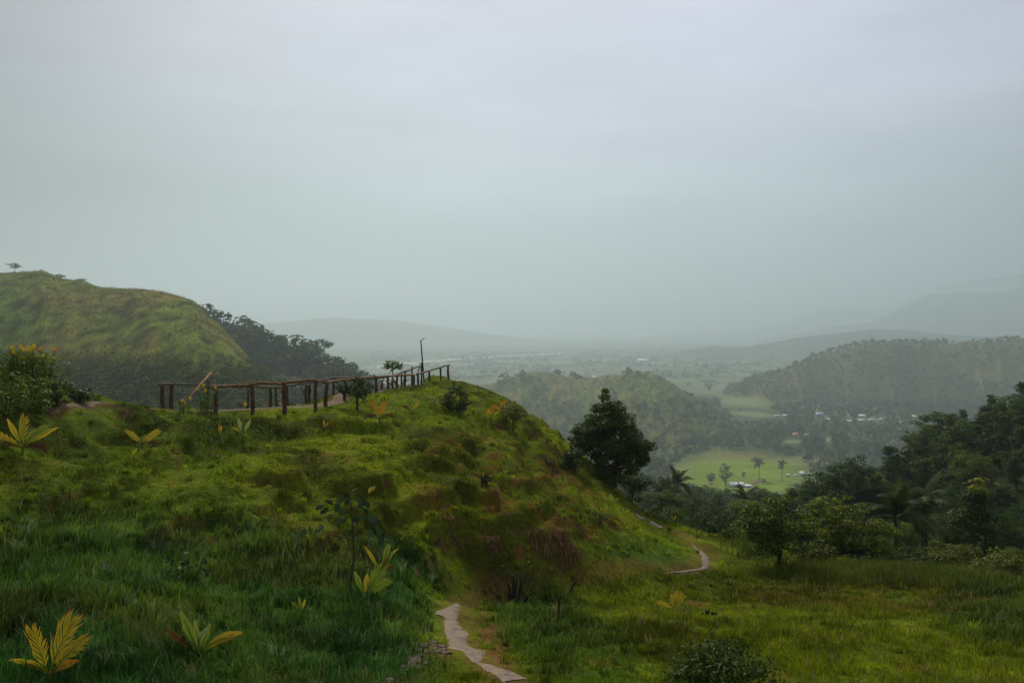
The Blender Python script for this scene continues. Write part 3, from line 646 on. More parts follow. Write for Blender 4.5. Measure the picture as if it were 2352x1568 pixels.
# ------------------------------------------------------------------ palms
def frond_mesh(g, L, droop, lw, leafmat='palm', nseg=9, nl=26):
    """feathered coconut frond leaving the origin along +X"""
    b = MB(); ts = np.linspace(0, 1, nseg); ang = R(48) - ts * droop
    dx = np.cos(ang); dz = np.sin(ang); P = np.c_[np.cumsum(np.r_[0, dx[:-1]]) * L / (nseg - 1), 0 * ts, np.cumsum(np.r_[0, dz[:-1]]) * L / (nseg - 1)]
    b.tube(P, L * .009 * (1.2 - ts), 4, .8)
    for t in np.linspace(.12, 1, nl):
        c0 = np.array([np.interp(t, ts, P[:, i]) for i in range(3)]); a = np.interp(t, ts, ang)
        f = np.array([math.cos(a), 0, math.sin(a)]); ll = lw * math.sin(math.pi * (t * .82 + .14)) * g.uniform(.85, 1.1)
        for s_ in (-1, 1):
            d = np.array([0, s_, 0]) * .72 + f * .6; d = d / np.linalg.norm(d)
            m_ = c0 + d * ll * .5 + np.array([0, 0, -.06 * ll]); e_ = c0 + d * ll + np.array([0, 0, -.42 * ll * g.uniform(.7, 1.3)])
            wv = f * L * .017; b.add([c0 - wv * .6, c0 + wv * .6, m_ + wv, m_ - wv, e_], [(0, 1, 2, 3)], [(3, 2, 4)], g.random() * .9)
    return b.mesh('frond', M[leafmat])
gp = np.random.default_rng(3)
FR = [frond_mesh(gp, 3.6, R(d), .95) for d in (70, 95, 120, 135, 60)]
def palm_trunk(g, h, r=.13):
    ts = np.linspace(0, 1, 12); a = g.uniform(0, 6.28); k = h * .06
    P = np.c_[math.cos(a) * k * (ts ** 2 - ts), math.sin(a) * k * (ts ** 2 - ts), ts * h]; P[0, 2] = -.3
    b = MB(); b.tube(P, r * (1.2 - .5 * ts), 8, .5, wob=.1); return b.mesh('trunk', M['bark'], True)
def palm(loc, h, s, label, seed, nf=17):
    g = np.random.default_rng(seed); o = thing('coconut_palm', loc, label, 'palm tree', None, g.uniform(0, 6)); link('trunk', palm_trunk(g, h, .14 * s), o)
    for i in range(nf):
        f = link('frond', FR[i % 5 if i < 12 else 2 + i % 2], o); f.location = (0, 0, h - .1); f.scale = (s,) * 3
        f.rotation_euler = (g.uniform(-.2, .2), R([-30, -10, 8, 22, -45][i % 5]) * 1. + g.uniform(-.15, .15), i * 2.399 + g.uniform(-.2, .2))
    return o
for (px, pc, Y, s, lab, sd) in [(2124,1169,64,.95,'coconut palm with rust-tinged fronds against the dark forest, right of a greener palm',1),(2056,1190,60,.95,'coconut palm rising just behind the wide leafy tree',2),
        (1712,1150,150,1.1,'coconut palm just below the white-roofed house in the pasture',3),(1556,1112,150,1.1,'coconut palm on the slope right of the large dark tree, upper one',4),(1530,1146,120,1.0,'coconut palm on the slope right of the large dark tree, lower one',5),
        (1744,1066,890,2.4,'lone tall coconut palm standing in the pasture beside the dirt road',6),(1796,1068,880,2.1,'thin tall coconut palm at the right edge of the pasture',7)]:
    loc = at_depth(px, Y); zc = (HY - pc) / F * Y; palm(loc, max(2., zc - loc[2]), s, lab, sd)
# papaya-like plant behind the far rail
loc = at_depth(902, 63.5); o = thing('papaya_tree', loc, 'bright papaya-like tree with drooping leaves behind the far rail', 'tree')
h_ = (HY - 846) / F * 63.5 - loc[2]; b = MB(); b.tube([(0, 0, -.3), (.03, 0, h_ * .5), (0, .02, h_)], [.07, .06, .04], 6); b.build('trunk', M['bark'], o)
b = MB(); g_ = np.random.default_rng(8)
for i in range(22):
    a = i * 2.4; el = g_.uniform(.0, 1.2); d = np.array([math.cos(a) * math.cos(el), math.sin(a) * math.cos(el), math.sin(el) * .7]); c0 = np.array([0, 0, h_]); e_ = c0 + d * .62
    b.tube([c0, e_], .012, 4, .6, False)
    v_, q_ = leaf_quads(e_ + g_.normal(size=(9, 3)) * .12, d * .3 + np.array([0, 0, 1.]) + g_.normal(size=(9, 3)) * .3, .34, .14, g_, .5); b.add(v_, q_, None, g_.random() * .5 + .5)
M['papaya'] = mat_leaf('papaya_leaf', (.06, .12, .03), (.16, .22, .05), rnd=.1); b.build('crown', M['papaya'], o)

# ------------------------------------------------------------------ woods: the 300 largest trees stand alone, the rest is one mass
VAR = []
for i, (h, w, st, ncl, lm, base) in enumerate([(8, 6, 'round', 34, 'leaf', .2), (9, 6.5, 'tall', 38, 'leaf', .15), (7, 6.5, 'spread', 30, 'leaf', .25), (10, 6, 'cone', 36, 'leaf_dark', .12), (8.5, 5.5, 'round', 30, 'leaf_olive', .2), (9.5, 5.2, 'plume', 34, 'leaf', .1), (6.5, 6.5, 'round', 30, 'leaf_dark', .1)]):
    VAR.append(tree_meshes(60 + i, h, w, base=base, ncl=ncl, nleaf=2000, L=.48, style=st, leafmat=lm, flat=.6, limbs=5))
VARN = []
for i, (h, w, st, ncl, lm, base) in enumerate([(8, 6, 'round', 40, 'leaf', .2), (9, 6.5, 'tall', 44, 'leaf', .15), (7, 6.5, 'spread', 38, 'leaf_bright', .25), (10, 6, 'cone', 42, 'leaf_dark', .12), (8.5, 5.5, 'round', 36, 'leaf_olive', .2), (9.5, 5.2, 'plume', 40, 'leaf', .1), (6.5, 6.5, 'round', 36, 'leaf_dark', .1)]):
    VARN.append(tree_meshes(80 + i, h, w, base=base, ncl=ncl, nleaf=5200, L=.30, style=st, leafmat=lm, flat=.5, limbs=6, young=.06))
VH = [8, 9, 7, 10, 8.5, 9.5, 6.5]
VN = ['tall bushy', 'tall oval', 'spreading', 'pointed dark', 'olive', 'feathery plume-shaped', 'low dark']
def scatter(px0, px1, Y0, Y1, n, keep=None, jit=0.):
    Y = np.sqrt(rng.random(n) * (Y1 ** 2 - Y0 ** 2) + Y0 ** 2); px = rng.uniform(px0, px1, n); x = (px - CX) / F * Y
    z, who = H(x, Y); py = HY - F * z / Y
    k = np.ones(n, bool) if keep is None else keep(px, py, x, Y, z, who)
    return x[k], Y[k], z[k], px[k], py[k], who[k]
def scatter_far(px0, px1, Y0, Y1, n, keep, S=2.0):
    return scatter(px0, px1, Y0 * S, Y1 * S, n, lambda px, py, x, Y, z, who: keep(px, py, x / S, Y / S, z / S, who))
def thin(x, y, dmin):
    """drop points that stand closer than dmin to an earlier one"""
    cell = {}; out = []
    for i in range(len(x)):
        d = dmin[i] if np.ndim(dmin) else dmin; a, b_ = int(x[i] // d), int(y[i] // d); ok = True
        for p in range(a - 1, a + 2):
            for q_ in range(b_ - 1, b_ + 2):
                for j in cell.get((p, q_), ()):
                    if (x[i] - x[j]) ** 2 + (y[i] - y[j]) ** 2 < d * d: ok = False; break
        if ok: cell.setdefault((a, b_), []).append(i); out.append(i)
    return np.array(out, int)
def seen(x, y, z, top):
    ok = np.ones(len(x), bool); T = z + top
    for f_ in np.linspace(.08, .985, 34):
        ok &= Hz(x * f_, y * f_) < T * f_ + .3
    return ok
I_ = lambda s_: NM.index(s_) + 1
ROOFS = [(1691,1124,40),(1717,1125,20),(1632,1117,12),(1809,1094,10),(1828,1094,8),(1841,1093,14),(1860,1091,9),(1826,1002,14),(1853,1003,11),(1882,960,18),(1902,966,8),(1786,958,18),(1803,957,11),(1947,958,7),(1950,970,12),(1979,959,15),(1978,971,17),(2001,969,16),(2024,967,13),(2099,960,10),(2068,973,10),(1477,833,30),(1365,867,10)]
cand = []   # x, y, z, height, region
def addc(res, hlo, hhi, reg, dmin):
    x, y, z, px, py, who = res
    if not len(x): return
    k = thin(x, y, dmin); x, y, z, px = x[k], y[k], z[k], px[k]
    h = rng.uniform(hlo, hhi, len(x)) * (.7 + .55 * rng.random(len(x)) ** 2) * (.8 + .5 * (vnoise(x / 25, y / 25, 5) + 1) / 2)
    h = np.minimum(h, y * rng.uniform(.048, .068, len(x)))
    k = seen(x, y, z, h); px = CX + F * x / y; pt = HY - F * (z + h) / y; pb_ = HY - F * z / y
    # keep the clearings clear: the pasture, the bright fields and the roofs show between the trees
    win = (px > 1562) & (px < 1872) & (y < 860); lim = 1121 - 9 * np.sin(px / 17.) - 6 * np.sin(px / 6.3 + 1) - 14 * sstep(1650, 1570, px) - 16 * sstep(1800, 1860, px)
    hm_ = (HY - lim) / F * y - z; k &= ~(win & (hm_ < 3.)); h = np.where(win, np.minimum(h, np.maximum(hm_, 1.)), h); pt = HY - F * (z + h) / y
    k &= ~((px > 1420) & (px <= 1562) & (y < 420) & (pt < 1078))
    for hx, hy, hw in ROOFS:
        Yh = 160.5 * F / (hy - HY); k &= ~((np.abs(px - hx) < hw / 2 + 3) & (y > Yh - 420) & (y < Yh + 25) & (pt < hy - 2.5) & (pb_ > hy - 8))
    for hx, hy, rx_, ry_ in ((1712, 922, 60, 11), (1730, 951, 50, 6), (1820, 1014, 20, 4), (1905, 1010, 12, 5)):
        k &= ~((np.abs(px - hx) < rx_) & (pt < hy + ry_) & (pb_ > hy - ry_))
    for a in zip(x[k], y[k], z[k], h[k]): cand.append((*a, reg))
past = lambda px, py: ell(px, py, 1700, 1095, 150, 58, 0) > .12
addc(scatter(1640, 2480, 56, 185, 3200, lambda px, py, x, Y, z, who: (Y > 51 + 6 * (px < 1900)) & ((who == I_('forest_slope')) | (px > 1750))), 5.2, 8.6, 'slope', 3.5)
addc(scatter(1440, 2000, 62, 250, 1200, lambda px, py, x, Y, z, who: (who != I_('forest_slope')) & ((Y > 110) | (px > 1520))), 5., 8., 'below', 5.5)
addc(scatter(1280, 2300, 250, 660, 6500, lambda px, py, x, Y, z, who: (who == 0) & ~past(px, py)), 11., 19., 'below', 7.0)
addc(scatter_far(420, 960, 270, 335, 2200, lambda px, py, x, Y, z, who: who == I_('wooded_spur')), 10.0, 19.0, 'spur', 7.6)
addc(scatter_far(1240, 2420, 330, 900, 17000, lambda px, py, x, Y, z, who: ((who == 0) | (who == I_('forest_slope')) ) & ~past(px, py) & (fbm(x / 55., Y / 55., 4, 15) > -.7)), 9.0, 17.0, 'floor', 12.0)
addc(scatter_far(1000, 1760, 300, 470, 5000, lambda px, py, x, Y, z, who: (who == I_('scrub_hill')) & (vnoise(x / 14, Y / 14, 4) > .2 - 1.3 * sstep(905, 960, py)), 3.4), 7.0, 16.0, 'scrub', 11.0)
addc(scatter_far(980, 1760, 300, 450, 9000, lambda px, py, x, Y, z, who: (who == I_('scrub_hill')) & (vnoise(x / 5, Y / 5, 14) > -.1), 3.4), 1.6, 4., 'scrub', 4.)
addc(scatter_far(1600, 2420, 800, 1080, 13000, lambda px, py, x, Y, z, who: (who == I_('forested_hill')) & (vnoise(x / 45, Y / 45, 4) > -.78)), 10.0, 18.0, 'fhill', 14.0)
addc(scatter_far(850, 2000, 900, 2700, 6000, lambda px, py, x, Y, z, who: (who == 0) & (fbm(x / 55., Y / 55., 4, 15) > .06)), 9.0, 20.0, 'plain', 18.0)
cand.sort(key=lambda a: -a[3] / a[1])
GL = {'slope': ('tree of the dark dense forest on the right slope', 'forest trees on the right slope'),
      'below': ('tree on the wooded drop between knoll and pasture', 'trees between the knoll and the pasture'),
      'spur': ('tree on the wooded spur behind the fence', 'trees on the wooded spur behind the fence'),
      'floor': ('tree of the woods around the valley village', 'trees around the valley village'),
      'scrub': ('tree on the scrubby hill', 'trees on the scrubby hill'), 'fhill': ('tree on the hazy forested hill', 'trees on the hazy hill'), 'plain': ('tree on the far valley plain', 'trees on the far plain')}
cnt = {}
mass = []
for c_ in cand:
    x, y, z, h, reg = c_
    vs = [0, 1, 2, 3, 5, 5, 6] if reg == 'slope' else [0, 1, 2, 4, 6, 0, 4]
    if sum(cnt.values()) < 296 and reg in ('slope', 'below', 'spur', 'floor'):
        v = vs[int(rng.integers(7))]; cnt[reg] = cnt.get(reg, 0) + 1
        put_tree('forest_tree', (VARN if y < 115 else VAR)[v], (x, y, z - .1), VN[v] + ' ' + GL[reg][0], 'tree', VN[v] + ' ' + GL[reg][1], rng.uniform(0, 6.28), h / VH[v])
    else: mass.append(c_)
print('trees', cnt, 'mass', len(mass))
def crown_mass(name, pts, label, tones, nq=(70, 38), seed=1, squash=.8, split=1300.):
    """many far crowns of leaf clusters in one mesh"""
    g = np.random.default_rng(seed); protos = {}
    for lod, n in enumerate(nq):
        for v in range(5):
            P = crown_points(g, 1., .85, .12, 13, ['round', 'tall', 'spread', 'round', 'cone'][v]); ii = g.integers(0, len(P), n)
            u = g.normal(size=(n, 3)); u /= np.linalg.norm(u, axis=1)[:, None]; C = P[ii, :3] + u * .15 * np.array([1, 1, .7])
            protos[lod, v] = leaf_quads(C, u * .8 + np.array([0, 0, .7]), [.22, .30][lod], [.17, .24][lod], g)[0].reshape(-1, 3)
    Vs = []; Cs = []
    A = np.array([p[:4] for p in pts]); v = g.integers(0, 5, len(A)); lod = (A[:, 1] > split).astype(int); tn = np.array(tones)
    for k_ in protos:
        s_ = np.nonzero((v == k_[1]) & (lod == k_[0]))[0]
        if not len(s_): continue
        P = protos[k_]; th_ = g.uniform(0, 6.28, len(s_)); c, s = np.cos(th_), np.sin(th_); hh = A[s_, 3]
        X = P[None, :, 0] * c[:, None] - P[None, :, 1] * s[:, None]; Yv = P[None, :, 0] * s[:, None] + P[None, :, 1] * c[:, None]
        wq = g.uniform(.8, 1.35, len(s_)) * hh
        V = np.stack([X * wq[:, None] + A[s_, 0, None], Yv * wq[:, None] + A[s_, 1, None], P[None, :, 2] * hh[:, None] * squash + A[s_, 2, None]], -1)
        t = g.random(len(s_)); a = tn[g.integers(0, len(tn), len(s_))] * (.75 + .6 * t)[:, None]
        Vs.append(V.reshape(-1, 3)); Cs.append(np.repeat(a, P.shape[0], axis=0))
    V = np.concatenate(Vs); me = np_mesh(name, V, np.arange(len(V)).reshape(-1, 4), None, None, [M['far_leaf']], False, np.concatenate(Cs))
    return tag(link(name, me), label, None, None, 'stuff')
DK = [(.036, .058, .014), (.050, .074, .018), (.072, .090, .022), (.088, .080, .022)]
for rg, nm, lab, tn in ((('slope', 'below', 'spur', 'floor'), 'valley_woods', 'woods filling the valley floor around the village', DK), (('scrub',), 'hill_scrub', 'scrub and small trees on the low hill behind the dark tree', [(.095, .110, .018), (.070, .092, .018), (.145, .120, .024)]),
                    (('fhill',), 'hill_forest', 'open forest on the long hazy hill', [(.085, .098, .018), (.13, .118, .022), (.165, .132, .028)]), (('plain',), 'tree_lines', 'hazy tree lines between far fields', DK)):
    pts = [c_ for c_ in mass if c_[4] in rg]
    if pts: crown_mass(nm, pts, lab, tn, seed=len(nm))
# low shrubs and tussocks on the grassy hill
x, y, z, px, py, who = scatter_far(-60, 640, 130, 265, 20000, lambda px, py, x, Y, z, who: (who == I_('grassy_hill')) & (rng.random(len(px)) < .55 + .42 * sstep(790, 880, py + 40 * vnoise(x / 12, Y / 12, 6)) + .28 * sstep(-.1, .5, vnoise(x / 6, Y / 6, 8))))
hh = .4 + rng.random(len(x)) ** 2 * .9 + 5. * sstep(800, 880, py) * rng.random(len(x))
crown_mass('hill_shrubs', list(zip(x, y, z, hh)), 'tussocks and low shrubs over the steep grassy hill', [(.085, .112, .014), (.055, .090, .014), (.12, .11, .022), (.115, .145, .020)], (34, 34), 5, .75)
print('hill shrubs', len(x))
# ------------------------------------------------------------------ fence of peeled logs on the ridge path
YN = np.array([(363,40.6),(490,38),(580,38.5),(653,38.7),(725,38.7),(748,41),(792,44),(832,47),(864,50),(891,53),(912,55),(930,57),(950,59.3),(960,59.6),(986,63),(1012,66),(1040,68.4)])
YF = np.array([(363,40.8),(394,41.2),(477,41.8),(569,42),(634,42.2),(660,42.5),(710,44.3),(766,46.5),(848,52),(877,55),(902,57.5),(922,60),(930,61),(946,64),(970,70)])
def yd(tab, px): return float(np.interp(px, tab[:, 0], tab[:, 1]))
def rail_pts(pix, tab, seed, amp=.06):
    pix = np.array(pix, float); L = np.r_[0, np.cumsum(np.hypot(*np.diff(pix, axis=0).T))]; n = max(6, int(L[-1] / 9)); t = np.linspace(0, L[-1], n)
    px = np.interp(t, L, pix[:, 0]); py = np.interp(t, L, pix[:, 1]); P = np.array([W(a, b_, yd(tab, a)) for a, b_ in zip(px, py)])
    P[:, 2] += amp * fbm(t / 14., t * 0 + seed, 3, seed); P[:, 1] += amp * 1.5 * fbm(t / 18., t * 0 + seed + .5, 2, seed + 3); return P
def wood(o, name, P, r, mat, seed, taper=.0, wob=.22, n=9):
    b = MB(); P = np.asarray(P, float) - np.array(o.location); ts = np.linspace(0, 1, len(P))
    rr = r * (1 - taper * ts) * (1 + .13 * fbm(ts * len(P) * .6, ts * 0 + seed, 2, seed)); b.tube(P, rr, n, .5, True, wob, seed); return b.build(name, M[mat], o, True)
def post(o, px, top, Y, r, seed, lean=0., mat='post'):
    loc = at_depth(px, Y); zt = (HY - top) / F * Y; zs = np.linspace(loc.z - .35, zt, 7); k = (zs - loc.z) / max(.1, zt - loc.z)
    P = np.c_[loc.x + lean * k + .015 * np.sin(k * 5 + seed), np.full(7, Y) + .012 * np.cos(k * 4 + seed), zs]; return wood(o, 'post', P, r, mat, seed, .08, .3)
nf = thing('log_fence', at_depth(725, 38.7), 'rustic log fence nearest the viewer along the ridge path, warm brown top rail', 'fence')
for i, (px, top) in enumerate([(495,887),(580,886),(653,881),(725,876),(748,879),(792,873),(832,869),(864,866),(891,866),(912,865),(930,862),(950,863),(960,859),(986,853),(1012,843),(1029.5,839)]):
    post(nf, px, top, yd(YN, px), [.108, .092][i % 2] if i < 5 else .088, 200 + i, .04 if i == 4 else 0.)
for i, pix in enumerate([[(484,886),(520,888),(548,886),(580,884)],[(574,883),(590,881),(615,880),(653,879)],[(647,879),(680,878),(708,874),(727,873)],[(741,878),(770,874),(800,871),(832,868),(866,866)],[(858,867),(890,864),(920,863),(951,861)],[(956,860),(985,852),(1012,843),(1032,838)]]):
    wood(nf, 'rail', rail_pts(pix, YN, 300 + i), .068 if i < 5 else .062, 'rail', 300 + i)
ff = thing('log_fence', at_depth(660, 42.5), 'thinner weathered grey log fence on the far side of the ridge path with diagonal braces', 'fence')
for i, (px, top, r) in enumerate([(373,883,.10),(394,881,.10),(477.5,870,.06),(569.5,889,.05),(621,890,.085),(634,892,.06),(660,884,.06),(703,884,.07),(710,884,.08),(766,877,.07),(848,880,.06),(877,873,.07),(902,868,.08),(922,855,.07),(930,852,.08),(946,841,.07),(968,833,.08)]):
    post(ff, px, top, yd(YF, px), r, 240 + i)
for i, pix in enumerate([[(363,883),(420,882),(490,884),(540,885)],[(532,885),(570,887),(600,889),(640,889)],[(632,890),(655,887),(690,882),(728,876)],[(722,877),(768,867),(800,868),(835,871)],[(828,871),(870,867),(905,863),(922,855)],[(916,857),(940,850),(958,843),(968,839)]]):
    wood(ff, 'rail', rail_pts(pix, YF, 330 + i), .058, 'grey_rail', 330 + i)
for i, (a, b_, c, d) in enumerate([(870,1030,930,1100),(955,1095,1010,1040),(1195,1095,1245,1012),(1290,1090,1312,1010),(1320,1012,1345,1075),(1500,980,1530,905),(1385,1065,1420,980),(600,1080,632,1150)]):
    p = [(516.8 + u * .29297, 574.2 + v * .29297) for u, v in ((a, b_), (c, d))]; wood(ff, 'brace', rail_pts(p, YF - np.array([0, .25]), 350 + i, .01), .045, 'grey_rail', 350 + i)
lp = thing('leaning_pole', hit(406, 948, 36), 'long bare pole leaning diagonally against the fence corner', 'pole')
wood(lp, 'pole', [np.array(lp.location) - [0, 0, .1], (np.array(lp.location) + np.array(W(485, 855.5, 40.2))) / 2 + [0, 0, .03], W(485, 855.5, 40.2)], .05, 'rail', 371); 
lp.children[0].name = 'shaft'

# ------------------------------------------------------------------ street lamp
loc = at_depth(973.8, 70); o = thing('street_lamp', loc, 'slim black street lamp with an angled arm standing past the far end of the fence', 'street lamp'); tp = Vector(W(966.5, 782, 70)) - loc
b = MB(); b.tube([(0, 0, -.3), (0, 0, 0), tp * .5, tp], [.075, .07, .06, .05], 8); b.tube([(0, 0, 0), tp * .035], .11, 8); b.build('pole', M['metal'], o, True)
ar = Vector(W(971, 779, 70)) - loc; b = MB(); b.tube([tp + Vector((-.06, 0, -.02)), tp + Vector((.05, 0, .03)), ar], .035, 6); b.build('arm', M['metal'], o, True)
hd = Vector(W(975.6, 776, 70)) - loc; dv_ = (hd - ar); b = MB(); g4 = [ar + dv_ * t + Vector((0, s_, u_)) for t in (0, 1.) for s_ in (-.11, .11) for u_ in (-.03, .03)]
b.add(g4, [(0,1,3,2),(4,6,7,5),(0,4,5,1),(2,3,7,6),(0,2,6,4),(1,5,7,3)]); b.build('lamp_head', M['metal'], o)

# ------------------------------------------------------------------ paths
def pmat(name, a, b_, rough):
    k = NT(name); p = k.pos(); n = k.noise(3., 6, p, .65); n2 = k.noise(.9, 3, p)
    c = k.mix(k.ramp(n2, [(.45, (0, 0, 0)), (.62, (1, 1, 1))]), k.ramp(n, [(.3, a), (.7, b_)]), (a[0] * .55, a[1] * .5, a[2] * .45))
    return k.surf(c, k.math('MULTIPLY_ADD', n, rough), .5, 0, n, .5, .03)
def pmat2(name, a, b_, r0, r1, sp=.1):
    k = NT(name); p = k.pos(); n = k.noise(4., 6, p, .65); c = k.ramp(n, [(.3, a), (.7, b_)])
    rr = k.n('ShaderNodeMapRange'); rr.inputs['To Min'].default_value = r0; rr.inputs['To Max'].default_value = r1; k.l(k.noise(1.6, 3, p), rr.inputs[0])
    return k.surf(c, rr.outputs[0], sp, 0, n, .3, .015)
def pathmat():
    k = NT('wet_worn_concrete'); p = k.pos(); n = k.noise(3.2, 8, p, .7); m_ = k.noise(11., 5, p, .6)
    c = k.ramp(k.math('ADD', k.math('MULTIPLY', n, .75), k.math('MULTIPLY', m_, .25)), [(.40, (.065, .040, .022)), (.47, (.16, .105, .066)), (.57, (.235, .163, .108)), (.69, (.31, .23, .16))])
    return k.surf(c, k.ramp(n, [(.4, (.35,) * 3), (.6, (.85,) * 3)]), .25, 0, m_, .5, .02)
M['path'] = pathmat()
M['dirt'] = pmat2('trodden_dirt', (.075, .042, .022), (.16, .105, .065), .6, .95)
def drape(bm, Lf, Rt, sub=14, cross=8, jit=1.3, lift=.016, seed=0, y0=7., wide=1.25):
    Lf = np.array(Lf, float); Rt = np.array(Rt, float); t = np.linspace(0, len(Lf) - 1, (len(Lf) - 1) * sub + 1); k = np.arange(len(Lf))
    l = np.c_[np.interp(t, k, Lf[:, 0]), np.interp(t, k, Lf[:, 1])]; r = np.c_[np.interp(t, k, Rt[:, 0]), np.interp(t, k, Rt[:, 1])]
    ks = np.ones(11) / 11
    for A_ in (l, r):
        for j in (0, 1): A_[:, j] = np.convolve(np.pad(A_[:, j], 5, mode='reflect', reflect_type='odd'), ks, 'valid')
    jj = lambda a, q: jit * (fbm(t * 2.3, t * 0 + a, 3, seed + q) * 2.2 + fbm(t * 13., t * 0 + a, 2, seed + q + 9) * 2.4)
    l[:, 0] += jj(0, 1); r[:, 0] += jj(5, 2)
    mid = (l + r) / 2; l = mid + (l - mid) * wide; r = mid + (r - mid) * wide; V = []
    for i in range(len(t)):
        for j in range(cross + 1):
            p = l[i] + (r[i] - l[i]) * j / cross; h = hit_f(lambda a, b_: tps(a, b_), p[0], p[1], y0, 80, 160); V.append((h[0], h[1], 0))
    V = np.array(V); V[:, 2] = Hz(V[:, 0], V[:, 1]) + lift
    e_ = np.arange(len(V)) % (cross + 1); V[(e_ == 0) | (e_ == cross), 2] -= lift + .004
    n = cross + 1; bm.add(V, [(i * n + j, i * n + j + 1, (i + 1) * n + j + 1, (i + 1) * n + j) for i in range(len(t) - 1) for j in range(cross)])
z6 = lambda L_: [(574.2 + a * .341, 1033.6 + b_ * .341) for a, b_ in L_]
z7 = lambda L_: [(1148.4 + a * .341, 1033.6 + b_ * .341) for a, b_ in L_]
b = MB()
drape(b, z6([(1385,1025),(1340,1058),(1258,1085),(1268,1112),(1308,1122),(1312,1180),(1330,1240),(1322,1300),(1345,1332),(1450,1352),(1482,1400),(1520,1440)]), z6([(1412,1032),(1408,1075),(1385,1108),(1384,1135),(1395,1160),(1420,1195),(1462,1240),(1440,1275),(1470,1330),(1580,1356),(1572,1388),(1535,1440)]), seed=1)
drape(b, z6([(1520,1438),(1560,1450),(1590,1480),(1650,1505),(1720,1560)]), z6([(1536,1436),(1630,1448),(1662,1468),(1760,1490),(1850,1545)]), seed=4)
drape(b, z7([(1296,640),(1318,670),(1352,700),(1362,730),(1366,770),(1360,800)]), z7([(1310,640),(1345,675),(1385,705),(1402,740),(1405,775),(1385,805)]), seed=7, y0=28, lift=.025)
drape(b, z7([(1360,796),(1260,808),(1170,820),(1100,828)]), z7([(1375,806),(1270,818),(1180,830),(1100,834)]), seed=9, y0=28, jit=1, lift=.025)
drape(b, z7([(910,436),(945,458),(978,470)]), z7([(922,436),(960,456),(985,468)]), seed=11, y0=32, jit=1, lift=.05)
drape(b, z7([(1000,482),(1040,508),(1085,528)]), z7([(1016,482),(1060,505),(1100,526)]), seed=12, y0=32, jit=1, lift=.05)
po = b.build('path', M['path'], None, True); tag(po, 'worn wet footpath of pale broken concrete winding round the knoll', None, None, 'structure')
# flat field stones set in the path at the bottom of the picture
b = MB(); g_ = np.random.default_rng(21); st_ = []
for _ in range(900):
    u = g_.random(); c0 = np.array([1290 - 560 * u, 1285 + 290 * u]) + g_.normal(size=2) * np.array([95, 38]) * (.4 + .6 * u)
    if all(abs(c0[0] - q_[0]) > 36 or abs(c0[1] - q_[1]) > 19 for q_ in st_): st_.append(c0)
for c0 in st_[:140]:
    (px, py), = z6([c0]); p = hit(px, py)
    if float(dist_poly(np.array([p.x]), np.array([p.y]), PATH_W)[0]) < .5: continue
    rx, ry = g_.uniform(.055, .11), g_.uniform(.06, .12); a0 = g_.uniform(0, 6); th_ = np.arange(9) / 9 * 6.283
    rr = 1 + .18 * g_.normal(size=9); ring = np.c_[np.cos(th_ + a0) * rx * rr, np.sin(th_ + a0) * ry * rr, np.zeros(9)]
    V = np.r_[ring * 1.12 + [0, 0, -.02], ring + [0, 0, .025], ring * .8 + [0, 0, .032], [[0, 0, .034]]] + np.array(p)
    b.add(V, [(k * 9 + i, k * 9 + (i + 1) % 9, k * 9 + 9 + (i + 1) % 9, k * 9 + 9 + i) for k in range(2) for i in range(9)], [(18 + i, 18 + (i + 1) % 9, 27) for i in range(9)])
M['stone'] = pmat2('field_stone', (.06, .048, .034), (.14, .105, .075), .55, .9)
tag(b.build('path', M['stone'], None, True), 'flat brown field stones paving the path at the bottom edge', None, None, 'structure')
def strip_w(P, wd, lift, seed, name, mat, lab):
    P = np.array(P); L = np.r_[0, np.cumsum(np.hypot(*np.diff(P, axis=0).T))]; t = np.arange(0, L[-1], .25); x = np.interp(t, L, P[:, 0]); y = np.interp(t, L, P[:, 1])
    dx, dy = np.gradient(x), np.gradient(y); n_ = np.hypot(dx, dy); nx, ny = -dy / n_, dx / n_; V = []
    for j in range(7):
        s_ = (j / 6 - .5) * wd * (1 + .5 * fbm(t / .9, t * 0 + (3 if j > 3 else 9), 3, seed)); X, Yv = x + nx * s_, y + ny * s_; V.append(np.c_[X, Yv, Hz(X, Yv) + (lift if 0 < j < 6 else -.03)])
    V = np.stack(V, 1).reshape(-1, 3); m_ = len(t)
    b = MB(); b.add(V, [(i * 7 + j, i * 7 + j + 1, (i + 1) * 7 + j + 1, (i + 1) * 7 + j) for i in range(m_ - 1) for j in range(6)]); return tag(b.build(name, M[mat], None, True), lab, None, None, 'structure')
strip_w(TOP_W[:3], .36, .02, 5, 'path', 'dirt', 'reddish dirt path climbing past the flowering bank at the left')
strip_w(TOP_W[3:], 1.0, .03, 6, 'path', 'dirt', 'pale dirt path along the ridge between the two log fences')

